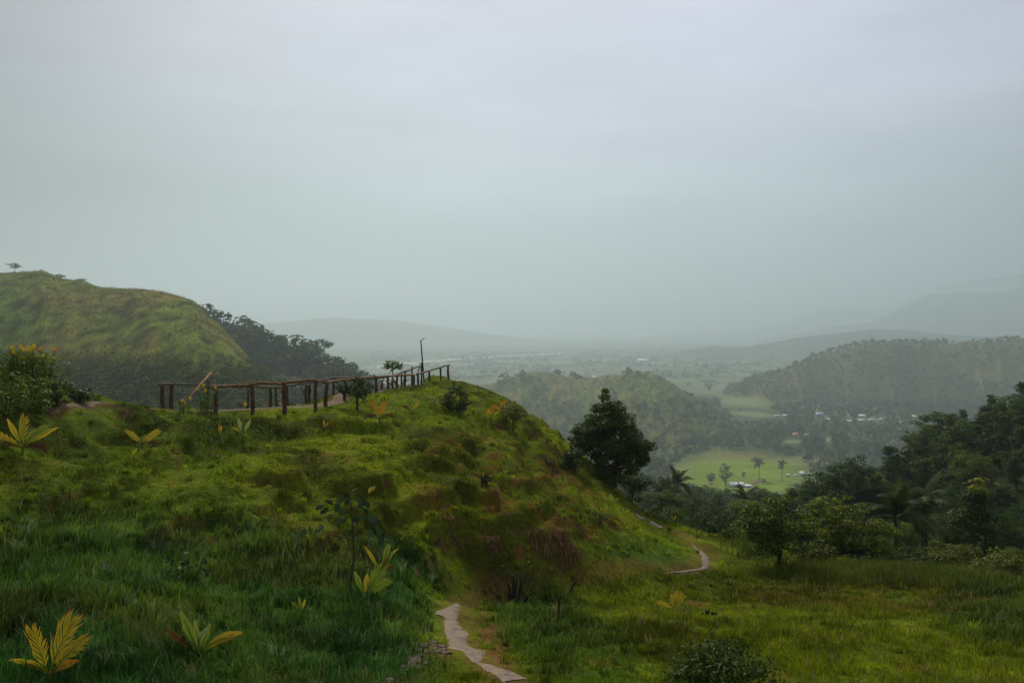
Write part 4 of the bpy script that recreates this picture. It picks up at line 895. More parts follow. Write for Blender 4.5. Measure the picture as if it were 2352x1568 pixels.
# ------------------------------------------------------------------ coconut seedlings
M['f_yel'] = mat_frond('yellow_frond', [(0, (.16, .20, .02)), (.4, (.44, .37, .03)), (.8, (.60, .42, .035)), (1, (.36, .15, .03))])
M['f_org'] = mat_frond('orange_frond', [(0, (.26, .18, .02)), (.45, (.52, .26, .025)), (.85, (.56, .22, .02)), (1, (.22, .08, .02))])
M['f_grn'] = mat_frond('yellow_green_frond', [(0, (.10, .17, .02)), (.5, (.22, .30, .035)), (.85, (.33, .37, .05)), (1, (.36, .22, .04))])
M['f_brn'] = mat_frond('withered_frond', [(0, (.05, .04, .015)), (.5, (.10, .055, .02)), (1, (.15, .075, .03))])
M['f_pale'] = mat_frond('pale_leaf', [(0, (.17, .26, .07)), (.6, (.30, .39, .13)), (1, (.36, .38, .10))])
def frond(o, g, lean, L, curve, kind, mat, w=.2, dy=0.):
    """one frond of a young palm: lean from upright, then bending over by curve degrees"""
    n = 11; ts = np.linspace(0, 1, n); a = R(lean) + np.sign(lean if lean else 1) * R(curve) * ts ** 1.4 * (1 if True else 0)
    dxz = np.c_[np.sin(a), np.full(n, dy * .6), np.cos(a)] ; dxz /= np.linalg.norm(dxz, axis=1)[:, None]
    P = np.r_[[[0, 0, 0]], np.cumsum(dxz[:-1] * L / (n - 1), axis=0)]
    tw = g.uniform(-.6, .6); lat = np.c_[np.cos(a), np.full(n, math.sin(tw) * .8), -np.sin(a)]; lat /= np.linalg.norm(lat, axis=1)[:, None]
    nor = np.cross(lat, dxz); b = MB(); b.tube(P[:int(n * .9)], L * .012 * (1.3 - ts[:int(n * .9)]), 5, .35)
    at = lambda A, t: np.array([np.interp(t, ts, A[:, i]) for i in range(3)])
    nl = 13 if kind == 'fan' else 13
    if kind == 'blade':
        m = 21; V = []; T = []
        for i in range(m):
            t = .16 + .80 * i / (m - 1); c0 = at(P, t); f = at(dxz, t); l = at(lat, t); nn = at(nor, t); hw = L * w * .62 * min(1., ((t - .14) / .4) ** .8) * (1 - max(0, t - .55) * 1.75)
            for j, u in enumerate((-1, -.66, -.33, 0, .33, .66, 1)):
                rag = (.06 * L * g.random() if abs(u) == 1 else 0) ; V.append(c0 + l * hw * u + f * (abs(u) * hw * .9 - rag * .5) + nn * (hw * .28 * abs(u) - .012 * L * ((i + abs(j - 3)) % 2) - .25 * hw * u * u)); T.append(min(1, .1 + .7 * t + .25 * abs(u) * t))
        b.add(V, [(i * 7 + j, i * 7 + j + 1, i * 7 + j + 8, i * 7 + j + 7) for i in range(m - 1) for j in range(6)], None, T)
    else:
        for s_ in (-1, 1):
            for k in range(nl):
                t = .22 + .74 * k / (nl - 1); c0 = at(P, t); f = at(dxz, t); l = at(lat, t) * s_; nn = at(nor, t)
                if kind == 'fan':
                    ll = L * (.34 + .34 * math.sin(math.pi * min(1, (t - .1) * 1.05))) * w / .5 * g.uniform(.75, 1.15); el = R(34 - 20 * t); wd = L * .019 * g.uniform(.7, 1.2)
                else:
                    ll = L * w * (math.sin(math.pi * ((t - .2) / .8) ** .75 * .86 + .16) + .12) * .95; el = R(26 - 14 * t); wd = L * .034
                d = f * math.cos(el) + l * math.sin(el); d /= np.linalg.norm(d); sd = np.cross(d, nn); sd /= np.linalg.norm(sd)
                up = nn * (.05 if k % 2 else -.02) * ll; m_ = c0 + d * ll * .55 + up + nn * .06 * ll; e_ = c0 + d * ll - nn * .05 * ll + np.array([0, 0, -.10 * ll * (.5 if kind == 'blade' else g.uniform(.3, 1.4))])
                b.add([c0 - sd * wd * .5, c0 + sd * wd * .5, m_ + sd * wd, m_ - sd * wd, e_ + sd * wd * .45, e_ - sd * wd * .45], [(0, 1, 2, 3), (3, 2, 4, 5)], None, [.15 + .3 * t, .15 + .3 * t, .45 + .2 * t, .45 + .2 * t, .8 + .2 * t, .8 + .2 * t])
    return b.build('frond', M[mat], o)
def seedling(px, py, lab, fr, seed, y0=7., stem=10, name='coconut_seedling', cat='palm seedling', Yfix=None):
    loc = hit(px, py, y0) if Yfix is None else at_depth(px, Yfix); o = thing(name, loc, lab, cat); g = np.random.default_rng(900 + seed); k = loc[1] / F
    b = MB(); b.tube([(0, 0, -.08), (0, 0, stem * k * .5), (g.normal() * .01, 0, stem * k)], [.9 * stem * k * .2, stem * k * .15, stem * k * .10], 7, .3); b.build('stem', M['f_grn'] if 'withered' not in lab else M['f_brn'], o)
    for (lean, L, curve, kind, mat, w) in fr:
        f = frond(o, g, lean, L * k * .9, curve, kind, 'f_' + mat, w, g.uniform(-.35, .25)); f.location = (0, 0, stem * k * .75)
    return o
F_, B_ = 'fan', 'blade'
seedling(112, 1562, 'large coconut seedling with golden pleated fronds in the bottom left corner', [(17,136,6,F_,'yel',.42),(-15,120,4,F_,'yel',.36),(-48,112,48,B_,'yel',.15),(-36,98,95,B_,'yel',.11),(52,92,30,B_,'org',.16),(38,118,12,F_,'yel',.30)], 1, stem=14)
seedling(459, 1518, 'coconut seedling with dull green upright leaves and a drooping orange-tipped leaf in long grass', [(-26,128,2,B_,'grn',.15),(-44,112,6,B_,'brn',.16),(-6,98,4,B_,'grn',.13),(13,86,8,B_,'grn',.17),(-4,100,-75,B_,'pale',.12),(36,112,78,B_,'yel',.16),(44,128,52,B_,'yel',.15)], 2, stem=16)
seedling(692, 1412, 'very small yellow-green seedling in long grass left of the young tree', [(-8,42,6,B_,'grn',.14),(14,36,8,B_,'yel',.18),(-34,40,30,B_,'grn',.13),(55,34,40,B_,'grn',.13)], 3, stem=8)
seedling(838, 1378, 'bright yellow-green fan seedling at the foot of the young tree', [(26,76,10,F_,'grn',.42),(48,66,16,F_,'grn',.34),(-18,78,3,B_,'grn',.16),(4,62,3,B_,'yel',.20)], 4, stem=9)
seedling(875, 1327, 'yellow seedling with upright and drooping leaves right of the young tree', [(13,92,8,B_,'grn',.15),(-28,84,10,B_,'yel',.11),(20,84,42,B_,'grn',.10),(22,60,12,B_,'yel',.14),(-52,52,55,B_,'brn',.13),(50,46,40,B_,'brn',.12)], 5, stem=14)
seedling(52, 1042, 'big ragged coconut seedling with golden fronds at the left edge below the dirt path', [(-20,88,4,B_,'yel',.15),(5,74,5,F_,'yel',.40),(52,112,22,B_,'yel',.10),(-48,76,30,F_,'yel',.26),(34,86,44,F_,'grn',.26),(-58,66,66,F_,'brn',.3),(64,70,70,F_,'brn',.3)], 6, y0=20, stem=16)
seedling(327, 1030, 'V-shaped orange coconut seedling with withered hanging lower fronds', [(-40,46,14,F_,'yel',.30),(46,54,12,F_,'yel',.30),(-66,52,80,F_,'brn',.3),(68,52,80,F_,'brn',.3),(10,24,30,B_,'org',.2)], 7, y0=22, stem=14)
seedling(505, 1004, 'narrow upright orange seedling left of the pale broad-leaved plant', [(-4,27,3,B_,'org',.18),(10,24,4,B_,'yel',.18),(-50,24,60,B_,'brn',.2)], 8, y0=26, stem=8)
seedling(556, 1012, 'pale green broad-leaved banana plant on the knoll below the fence', [(-10,46,3,B_,'pale',.20),(30,48,4,B_,'pale',.17),(-38,36,50,B_,'yel',.12)], 9, y0=26, stem=18, name='banana_plant', cat='banana plant')
seedling(872, 968, 'rust-brown withered seedling below the fence beside the small leafy tree', [(-22,42,8,F_,'org',.40),(14,38,8,F_,'org',.36),(-55,36,70,F_,'brn',.34),(55,38,70,F_,'brn',.34)], 10, y0=32, stem=10)
seedling(946, 953, 'yellow seedling with a withered hooked left frond, right of the rust-brown one', [(-38,36,55,B_,'brn',.16),(30,34,8,B_,'yel',.20),(4,26,5,B_,'grn',.18)], 11, y0=36, stem=8)
seedling(743, 990, 'tiny orange seedling with dark withered leaves on the knoll below the fence', [(4,25,6,B_,'yel',.20),(-46,28,50,B_,'brn',.2),(30,22,20,B_,'org',.2)], 12, y0=28, stem=7)
seedling(1129, 962, 'orange fan seedling on the knoll crest, lower left of a pair', [(6,26,8,F_,'org',.50),(-40,22,20,B_,'org',.24),(44,22,24,B_,'yel',.24),(-20,24,10,B_,'yel',.2)], 13, y0=36, stem=7)
seedling(1150, 950, 'orange fan seedling on the knoll crest, upper right of a pair', [(10,24,8,F_,'org',.50),(-36,24,24,B_,'org',.24),(42,20,30,B_,'brn',.26)], 14, y0=36, stem=6)
seedling(1399, 1169, 'yellow-green coconut seedling at the foot of the large dark tree', [(-24,38,8,B_,'grn',.18),(6,34,6,B_,'grn',.22),(38,34,30,B_,'grn',.18),(22,30,8,B_,'yel',.2)], 15, y0=34, stem=8)
seedling(1384, 1182, 'small orange-green seedling just left of the one under the large dark tree', [(-20,18,10,B_,'yel',.22),(24,20,16,B_,'grn',.22),(50,16,30,B_,'org',.2)], 16, y0=34, stem=5)
seedling(1548, 1404, 'golden seedling on a straw mound alone in the meadow', [(14,38,6,F_,'yel',.50),(32,36,8,F_,'yel',.40),(-58,42,14,F_,'yel',.30),(-4,34,4,F_,'yel',.4)], 17, y0=15, stem=7)
seedling(1546, 1203, 'small yellow seedling beyond the bend of the footpath', [(-10,22,8,B_,'grn',.22),(18,20,12,B_,'yel',.22),(-44,16,30,B_,'grn',.2)], 18, y0=36, stem=5)
seedling(561, 936, 'tiny orange seedling on the ridge path between two fence posts', [(0,18,6,B_,'org',.26),(26,16,10,B_,'yel',.26),(-50,22,40,B_,'brn',.2)], 19, y0=36, stem=4)
seedling(1161, 1092, 'tiny yellow seedling on the middle of the knoll face', [(12,13,10,B_,'grn',.26),(-20,11,10,B_,'yel',.24)], 20, y0=28, stem=4)
seedling(1166, 1060, 'small olive seedling above the tiny yellow one on the knoll face', [(10,18,14,B_,'yel',.2),(-30,18,30,B_,'brn',.2),(40,16,30,B_,'grn',.2)], 21, y0=30, stem=5)
seedling(1108, 1112, 'dead withered seedling with dark hanging leaves in a hollow of the knoll', [(-30,28,60,F_,'brn',.3),(26,30,60,F_,'brn',.3),(4,22,10,B_,'org',.16),(58,28,60,B_,'brn',.2)], 22, y0=27, stem=12)
seedling(1600, 1240, 'pale green seedling in tall grass beyond the footpath', [(-14,24,8,B_,'grn',.2),(20,26,14,B_,'grn',.2),(-48,20,40,B_,'grn',.2)], 23, y0=38, stem=5)

# ------------------------------------------------------------------ young tree, leafy plant, burnt sticks
def ovate(b, c, d, nn, L, w, tint):
    d = np.array(d) / np.linalg.norm(d); nn = np.array(nn, float); s_ = np.cross(d, nn); s_ /= np.linalg.norm(s_) + 1e-9; nn = np.cross(s_, d)
    V = [c]; prof = [(.15, .55), (.4, 1.), (.7, .8), (1., .0)]
    for t, k in prof[:3]: V += [c + d * L * t + s_ * w * .5 * k + nn * .10 * w, c + d * L * t - nn * .02 * L, c + d * L * t - s_ * w * .5 * k + nn * .10 * w]
    V.append(c + d * L - nn * .06 * L)
    b.add(V, [(1,4,5,2),(2,5,6,3),(4,7,8,5),(5,8,9,6)], [(0,1,2),(0,2,3),(7,10,8),(8,10,9)], tint)
loc = hit(803, 1354); k = loc[1] / F; o = thing('young_tree', loc, 'spindly young tree with large dark oval leaves and a bare thin stem in long grass', 'sapling')
zz6 = lambda a, b_: np.array([(574.2 + a * .341 - 803) * k, 0, (1354 - 1033.6 - b_ * .341) * k])
b = MB(); b.tube([zz6(672, 960), zz6(680, 860), zz6(696, 760), zz6(700, 690), zz6(692, 570), zz6(684, 420), zz6(672, 300)], np.array([8, 7, 6.5, 6, 5, 3.5, 2]) * .341 * k, 6, .5, wob=.2)
for br in ([(700,715),(760,672),(820,650),(850,612)],[(820,650),(870,640),(912,585)],[(694,575),(600,562),(500,545)],[(690,520),(740,500),(800,525)],[(686,460),(620,440),(560,430)],[(684,420),(740,380),(800,300)],[(690,600),(560,560),(475,545)],[(690,780),(620,755),(560,750)]):
    P = np.array([zz6(*p) for p in br]); P[:, 1] += np.linspace(0, random.uniform(-.3, .3), len(P)); b.tube(P, np.linspace(2.6, 1.2, len(P)) * .341 * k, 5, .5, False)
b.build('trunk', M['bark'], o, True)
g_ = np.random.default_rng(44); b = MB(); b2 = MB()
for (a, c) in [(575,355),(670,300),(700,330),(780,340),(750,345),(715,395),(650,405),(690,465),(780,490),(800,530),(835,515),(560,430),(600,480),(540,380),(500,385),(375,530),(470,555),(495,515),(910,580),(930,575),(865,597),(805,440),(725,375),(770,455),(640,300),(690,270),(620,360),(740,430),(820,480),(660,350),(590,390),(760,400),(845,540),(520,420),(700,440),(650,470)]:
    p = zz6(a, c) + [0, g_.uniform(-.25, .25), .02]; s_ = 1 if a > 680 else -1; d = [s_ * g_.uniform(.2, 1), g_.uniform(-.6, .4), g_.uniform(-1., .25)]
    ovate(b, p, d, [g_.uniform(-.5, .5), -.8, .7], g_.uniform(48, 74) * .341 * k, g_.uniform(32, 48) * .341 * k, g_.random())
b.build('leaves', M['leaf_blue'], o)
for a, c, d in ((800, 290, (.35, 0, 1)), (815, 275, (.6, -.2, .7))): ovate(b2, zz6(a, c), d, [0, -1, .2], 17 * k, 8 * k, .9)
nl_ = b2.build('young_leaves', M['f_grn'], o); nl_['label'] = 'pale yellow new leaves at the tip'
loc = hit(410, 1352); k = loc[1] / F; o = thing('broad_leaved_weed', loc, 'bluish broad-leaved weed rising from dark long grass at lower left', 'plant'); zz5 = lambda a, c: np.array([(a * .3776 - 410) * k, 0, (1352 - 976.2 - c * .3776) * k])
b = MB()
for br in ([(1085,1010),(1080,900),(1050,780),(975,715)],[(1085,1000),(1110,880),(1130,830)],[(1090,1010),(1180,930),(1240,830)]): b.tube([zz5(*p) for p in br], 1.1 * k, 5, .5, False)
b.build('stem', M['bark'], o, True); b = MB()
for (a, c) in [(970,705),(1040,735),(1030,755),(1055,770),(1080,800),(1060,830),(1125,820),(1140,850),(1090,880),(1110,910),(1230,850),(1260,815),(1265,880),(1235,890),(1190,865),(1100,770),(1050,860),(1120,880),(1070,925),(1140,790),(1025,800),(1240,910),(1090,840),(1040,890)]:
    for _ in range(2): ovate(b, zz5(a, c) + g_.normal(size=3) * 5 * k, [g_.uniform(-1, 1), g_.uniform(-.8, .2), g_.uniform(-.9, .3)], [g_.uniform(-.4, .4), -.7, .8], g_.uniform(9, 14) * k, g_.uniform(7, 10) * k, g_.random())
b.build('leaves', M['leaf_blue'], o)
loc = hit(1180, 1385); k = loc[1] / F; o = thing('burnt_shrub', loc, 'burnt shrub of charred upright sticks sprouting thin green twigs beside the footpath', 'burnt shrub'); zb = lambda a, c, y=0: np.array([(574.2 + a * .341 - 1180) * k, y, (1385 - 1033.6 - c * .341) * k])
b = MB()
for i, br in enumerate([[(1758,1045),(1750,960),(1745,900)],[(1778,1045),(1790,930),(1802,862)],[(1768,1040),(1772,930),(1776,838)],[(1835,1045),(1868,985),(1908,950)],[(1800,1045),(1815,960),(1830,880)],[(1850,1050),(1862,1010),(1872,1000)]]):
    P = np.array([zb(*p) for p in br]); P[:, 1] += [0, g_.uniform(-.05, .05), g_.uniform(-.15, .15)]; P = np.c_[[np.interp(np.linspace(0, 2, 7), [0, 1, 2], P[:, j]) for j in range(3)]].T; b.tube(P, np.linspace(3.0, 1.8, 7) * k, 6, .5, wob=.5, seed=i)
b.build('charred_sticks', M['char'], o, True); b = MB(); bl = MB()
for i in range(13):
    x0 = g_.uniform(1760, 1850); x1 = x0 + g_.uniform(-60, 90); y1 = g_.uniform(740, 900); P = np.array([zb(x0, 1030), zb((x0 + x1) / 2 - 10, (1030 + y1) / 2, g_.uniform(-.2, .2)), zb(x1, y1, g_.uniform(-.3, .3))]); b.tube(P, .5 * k, 4, .5, False)
    v_, q_ = leaf_quads(P[2] + g_.normal(size=(7, 3)) * 6 * k - [0, 0, 3 * k], g_.normal(size=(7, 3)) + [0, -.4, .6], 7 * k, 4 * k, g_); bl.add(v_, q_, None, g_.random())
b.build('twigs', M['bark'], o); bl.build('leaves', M['leaf'], o)
def stick(pix, r, lab, name='charred_stick', y0=15):
    p0 = hit(*pix[0], y0); o = thing(name, p0, lab, 'stick'); k = p0[1] / F; P = np.array([((a - pix[0][0]) * k, .03 * i, (pix[0][1] - c) * k) for i, (a, c) in enumerate(pix)]); P[0, 2] -= .06
    P = np.c_[[np.interp(np.linspace(0, len(P) - 1, 8), np.arange(len(P)), P[:, j]) for j in range(3)]].T; b = MB(); b.tube(P, r * k * np.linspace(1.1, .75, 8), 7, .5, wob=.4, seed=int(pix[0][0])); b.build('shaft', M['char'], o, True); return o, k
o, k = stick([(1280,1428),(1284,1400),(1286,1388),(1284,1373)], 2.4, 'single charred black stick standing upright in the meadow grass')
b = MB(); b.tube([(1 * k, 0, 4 * k), (5 * k, 0, 20 * k), (7 * k, 0, 30 * k)], .8 * k, 5); b.build('peeled_side', M['rail'], o)
stick([(1308,1357),(1316,1345),(1325,1330)], 2.6, 'short slanting charred stump in the meadow behind the upright stick', 'charred_stump')
stick([(1296,1400),(1300,1385),(1305,1372)], 1.2, 'thin short burnt twig in the grass between shrub and upright stick', 'burnt_twig')
p0 = hit(1630, 1412, 15); k = p0[1] / F; o = thing('charred_log', p0, 'dark charred log lying in the meadow right of the golden seedling', 'log')
b = MB(); b.tube([(-18 * k, 0, 4 * k), (-9 * k, .05, 6 * k), (2 * k, 0, 5 * k), (19 * k, -.05, 2 * k)], np.array([3.5, 5, 4.6, 3]) * k, 9, .5, wob=.5, seed=3); b.build('log', M['char'], o, True); o.children[0].name = 'trunk_piece'
# straw mound under the golden seedling
p0 = hit(1556, 1410, 15); k = p0[1] / F; g_ = np.random.default_rng(77); n = 700; a = g_.uniform(0, 6.283, n); r_ = np.sqrt(g_.random(n)); C = np.c_[np.cos(a) * r_ * 19 * k, np.sin(a) * r_ * 22 * k, (1 - r_ ** 2) * 9 * k]
b = MB(); v_, q_ = leaf_quads(C, np.c_[np.cos(a) * r_, np.sin(a) * r_, np.ones(n)] + g_.normal(size=(n, 3)) * .4, 9 * k, 1.1 * k, g_); b.add(v_, q_, None, np.repeat(g_.random(n), 4))
M['straw'] = mat_leaf('dry_straw', (.085, .045, .020), (.24, .14, .06), rnd=.1, rough=.8, spec=.1)
o = b.build('straw_heap', M['straw']); o.location = p0; tag(o, 'low heap of brown straw under the golden seedling', 'straw')
# dry grass hanging from the cut banks
b = MB()
for (px, py, w, h, n) in [(1245,1248,40,14,420),(1298,1250,34,22,420),(1055,1240,44,12,380),(1125,1236,34,14,320),(1410,1190,24,8,160),(1150,1124,30,8,160),(1395,1197,20,7,120),(1012,1243,26,14,200),(290,952,16,12,240),(1272,1085,26,14,260),(1180,1190,34,10,200),(1330,1215,30,10,180),(870,1108,34,7,140),(700,1060,24,8,120),(1225,1000,16,6,90),(1150,985,18,6,90),(1010,1165,30,8,150),(1290,1190,26,8,150)]:
    p = hit(px, py, 20); k = p[1] / F
    x = p[0] + g_.normal(size=n) * w * k * .6; y = p[1] + g_.normal(size=n) * .25; z = Hz(x, y); L = g_.uniform(.5, 1.2, n) * h * k * 1.6
    d = np.c_[g_.normal(size=n) * .35, -np.abs(g_.normal(size=n)) * .6 - .2, -g_.uniform(.2, 1., n)]; d /= np.linalg.norm(d, axis=1)[:, None]; c0 = np.c_[x, y, z + .03]; mm = c0 + d * (L * .5)[:, None] * [1, 1, .3] + [0, 0, .05]; e_ = c0 + d * L[:, None]
    wv = np.c_[np.full(n, .008), np.zeros(n), np.zeros(n)]; V = np.stack([c0 - wv, c0 + wv, mm + wv, mm - wv, e_], 1).reshape(-1, 3); i = np.arange(n)[:, None] * 5
    b.add(V, i + np.array([[0, 1, 2, 3]]), i + np.array([[3, 2, 4]]), np.repeat(g_.random(n), 5))
tag(b.build('dry_grass', M['straw']), 'dry brown grass hanging over the eroded banks of the knoll', None, None, 'stuff')
# broad-leaved weeds in the grass
b = MB()
for (px, py, w, h, n) in [(420,1000,60,18,60),(560,1010,60,14,50),(600,1000,40,14,30),(480,985,50,14,40),(350,1010,40,12,30),(120,1000,80,12,40),(80,930,70,16,80),(40,900,60,16,70),(1060,905,40,10,20),(820,960,60,8,30),(1190,1010,40,10,20),(1000,920,60,8,20),(700,970,60,8,25),(60,1100,60,12,25),(200,1060,80,12,30),(1500,1165,50,16,40),(1700,1255,60,14,40),(1880,1310,90,12,30),(2100,1335,120,10,30)]:
    for _ in range(n):
        qx, qy = px + g_.normal() * w * .6, py + g_.normal() * h * .7; p = hit_f(tps, qx, qy, 12, 70, 250); p[2] = ground(p[0], p[1]); k = p[1] / F; m_ = int(g_.integers(6, 16)); hh = h * k * g_.uniform(.3, 1.)
        v_, q_ = leaf_quads(p + np.c_[g_.normal(size=m_) * 4 * k, g_.normal(size=m_) * 4 * k, g_.random(m_) * hh], g_.normal(size=(m_, 3)) * .5 + [0, -.2, .8], 4.2 * k, 2.2 * k, g_); b.add(v_, q_, None, np.repeat(g_.random(m_), 4))
tag(b.build('weeds', M['leaf_olive']), 'small broad-leaved weeds scattered through the grass', None, None, 'stuff')

# ------------------------------------------------------------------ flowering plants
M['leaf_fresh'] = mat_leaf('fresh_leaf', (.075, .14, .016), (.20, .27, .032), rnd=.1); M['petal'] = mat_leaf('yellow_petal', (.62, .42, .02), (.75, .55, .04), rnd=.05, transl=.3); M['petal_o'] = mat_leaf('orange_petal', (.70, .22, .02), (.75, .28, .03), rnd=.05, transl=.3)
def flower_bush(px, pyb, pyt, w, Y, fl, nleaf, lab, seed, group=None):
    loc = at_depth(px, Y); k = Y / F; h = (HY - pyt) * k - loc.z; o = thing('flowering_plant', loc, lab, 'flowering plant'); g = np.random.default_rng(seed); b = MB()
    tops = [np.array([(fx_ - px) * k, g.uniform(-.25, .25), (HY - fy_) * k - loc.z]) for fx_, fy_, _ in fl]
    for t in tops + [np.array([g.normal() * w * k * .4, g.normal() * .3, h * g.uniform(.5, .9)]) for _ in range(10)]:
        b.tube([(t[0] * .4, t[1] * .4, -.05), t * [.7, .7, .55], t], [.018, .012, .006], 4, .5, False)
    b.build('stems', M['leaf_fresh'], o); b = MB(); C = np.c_[g.normal(size=nleaf) * w * k * .42, g.normal(size=nleaf) * .4, h * g.random(nleaf) ** 1.1 * .86]
    v_, q_ = leaf_quads(C, g.normal(size=(nleaf, 3)) * .7 + [0, -.2, .6], .16, .05, g); b.add(v_, q_, None, np.repeat(g.random(nleaf), 4)); b.build('foliage', M['leaf_fresh'], o)
    for t, (_, _, cc) in zip(tops, fl):
        b = MB()
        for j in range(8):
            a = j / 8 * 6.283; d = np.array([math.cos(a), -.35, math.sin(a)]); s_ = np.array([-math.sin(a), 0, math.cos(a)]); b.add([t, t + d * .05 + s_ * .025, t + d * .08, t + d * .05 - s_ * .025], [(0, 1, 2, 3)], None, g.random())
        b.build('flower', M['petal_o' if cc else 'petal'], o)
for i, (px, pb, pt, w, Yf, lm, nl, lab) in enumerate([(14,958,850,110,29,'leaf_fresh',900,'leafy green bush at the foot of the flowering bank, cut by the left edge'),(72,952,858,104,30,'leaf_fresh',1000,'leafy bush below the densest yellow flowers on the left bank'),(128,932,868,86,31,'leaf',800,'low dark leafy bush on the right shoulder of the left bank'),(182,922,888,70,32,'leaf_dark',500,'lowest small bush at the right tip of the left bank above the dirt path')]):
    tree_at('shrub', px, pb, pt, w, 400 + i, lab, 'shrub', y0=22, base=.02, ncl=26, nleaf=nl, L=.12, style='round', leafmat=lm, stems=3, trunk_r=.02, limbs=5)
f1 = lambda L_: [(a * .29297, 574.2 + c * .29297, cc) for a, c, cc in L_]
flower_bush(28, 905, 800, 60, 29.6, f1([(95,762,0),(135,748,0),(130,805,0),(155,845,0),(58,985,1),(130,1000,1),(2,980,0),(110,780,0)]), 560, 'tall yellow-flowered plant at the left edge of the bank with orange blooms low down', 1)
flower_bush(68, 905, 796, 50, 30.2, f1([(182,762,0),(236,762,0),(252,748,0),(283,765,0),(258,790,0),(212,785,0),(178,825,0),(218,920,0),(200,775,0),(240,800,0)]), 520, 'tall yellow-flowered plant in the middle of the left bank, densest blooms', 2)
flower_bush(106, 908, 806, 50, 30.8, f1([(296,830,0),(272,845,0),(325,830,0),(340,835,0),(343,772,1),(437,775,1),(420,850,0),(415,870,0),(310,850,0)]), 480, 'yellow-flowered plant at the right end of the left bank, touching the hill view', 3)
flower_bush(472, 965, 886, 30, 36.4, f1([(1583,1062,0),(1690,1075,0),(1537,1090,0),(1510,1158,0),(1610,1100,0)]), 210, 'sparse tall weed with yellow flowers in front of the leaning pole', 4)
flower_bush(422, 965, 916, 14, 35.6, f1([(1420,1180,0),(1436,1200,0)]), 60, 'short weed with two yellow flowers left of the leaning pole', 5)

# ------------------------------------------------------------------ hilltop, pasture, village
ZV = 160.5
def far_at(px, py): Y = ZV * F / (py - HY); return Vector(((px - CX) / F * Y, Y, ground((px - CX) / F * Y, Y)))
def hill_tree(name, px, pyt, w, Y, seed, lab, cat='tree', **kw):
    Y *= S; c = np.linspace(-60, 40, 80) + Y; zz = Hz((px - CX) / F * c, c); i = int(np.argmax(zz / c)); loc = Vector(((px - CX) / F * c[i], c[i], zz[i])); h = (HY - pyt) / F * loc.y - loc.z; put_tree(name, tree_meshes(seed, max(h, 1.2), w / F * loc.y, **kw), loc, lab, cat)
hill_tree('umbrella_tree', 33, 605, 44, 261, 70, 'lone umbrella-shaped tree on the summit of the grassy hill', base=.5, ncl=14, nleaf=700, L=.55, style='spread', flat=.35, trunk_r=.13)
hill_tree('shrub', 137, 630, 24, 255, 71, 'dark shrub on the hill ridge right of the lone summit tree', 'shrub', base=.05, ncl=12, nleaf=500, L=.5, style='round')
hill_tree('shrub', 189, 641, 26, 252, 72, 'olive shrub on the hill ridge, further right and lower', 'shrub', base=.05, ncl=12, nleaf=500, L=.5, style='round', leafmat='leaf_olive')
def pasture_tree(px, pyb, pyt, w, seed, lab, cat='tree', **kw):
    loc = far_at(px, pyb); put_tree('pasture_tree' if cat == 'tree' else 'shrub', tree_meshes(seed, (pyb - pyt) / F * loc.y, w / F * loc.y, **kw), loc, lab, cat)
pasture_tree(1667, 1118, 1065, 34, 73, 'oval dark tree standing alone in the pasture left of the white roof', base=.12, ncl=30, nleaf=1500, L=1.1, style='tall', leafmat='leaf_dark')
pasture_tree(1707, 1096, 1082, 11, 74, 'small dark bush alone in the middle of the pasture', 'shrub', base=.05, ncl=10, nleaf=300, L=.9, style='round', leafmat='leaf_dark')
pasture_tree(1632, 1113, 1088, 30, 75, 'low spreading tree over the red shed in the pasture', base=.2, ncl=18, nleaf=700, L=1.1, style='spread', leafmat='leaf_dark')
pasture_tree(1735, 1064, 1050, 26, 76, 'dark round tree at the top edge of the pasture', base=.1, ncl=16, nleaf=500, L=1.1, style='round', leafmat='leaf_dark')
pasture_tree(1752, 1112, 1098, 14, 77, 'small tree at the end of the dirt road in the pasture', base=.15, ncl=10, nleaf=300, L=.9, style='round')
def roofmat(n_, c): k = NT(n_); p = k.pos(); n = k.noise(.3, 4, p); return k.surf(k.ramp(n, [(.3, tuple(v * .8 for v in c)), (.7, c)]), .45, .4)
for n_, c in dict(white=(.80, .82, .86), grey=(.36, .37, .40), blue=(.30, .38, .52), orange=(.62, .24, .12), tan=(.42, .35, .30), wall=(.55, .52, .47), red=(.50, .06, .04)).items(): M['r_' + n_] = roofmat(n_ + '_sheet_roof', c)
M['dark_open'] = NT('dark_opening').surf((.02, .02, .02), .8, .1)
def house(px, py, wpx, hpx, roof, lab, cat='house', name='house', ang=0., deep=.7, wall='wall', rise=.45, Y=None):
    loc = far_at(px, py) if Y is None else at_depth(px, Y); k = loc.y / F; w = wpx * k; h = hpx * k; d = w * deep; hw = h * (1 - rise); o = thing(name, loc, lab, cat, None, ang)
    b = MB(); b.box((0, 0, hw / 2 - .5), (w * .9, d * .9, hw + 1)); b.add([(-w * .45, -d * .45, hw), (-w * .45, d * .45, hw), (-w * .45, 0, h * .97), (w * .45, -d * .45, hw), (w * .45, d * .45, hw), (w * .45, 0, h * .97)], None, [(0, 1, 2), (3, 5, 4)]); b.build('wall', M['r_' + wall], o)
    b = MB(); t = .15
    for s_ in (-1, 1):
        A = [(-w / 2, s_ * d * .55, hw - h * .06), (w / 2, s_ * d * .55, hw - h * .06), (w / 2, 0, h), (-w / 2, 0, h)]; A = A + [(x, y, z + t) for x, y, z in A]; b.add(A, [(0,1,2,3),(4,5,6,7),(0,1,5,4),(1,2,6,5),(2,3,7,6),(3,0,4,7)])
    b.build('roof', M['r_' + roof], o); b = MB(); b.box((-w * .15, -d * .45 - .04, hw * .42), (w * .13, .08, hw * .84)); b.build('door', M['dark_open'], o)
    b = MB(); b.box((w * .2, -d * .45 - .04, hw * .55), (w * .16, .08, hw * .36)); b.build('window', M['dark_open'], o)
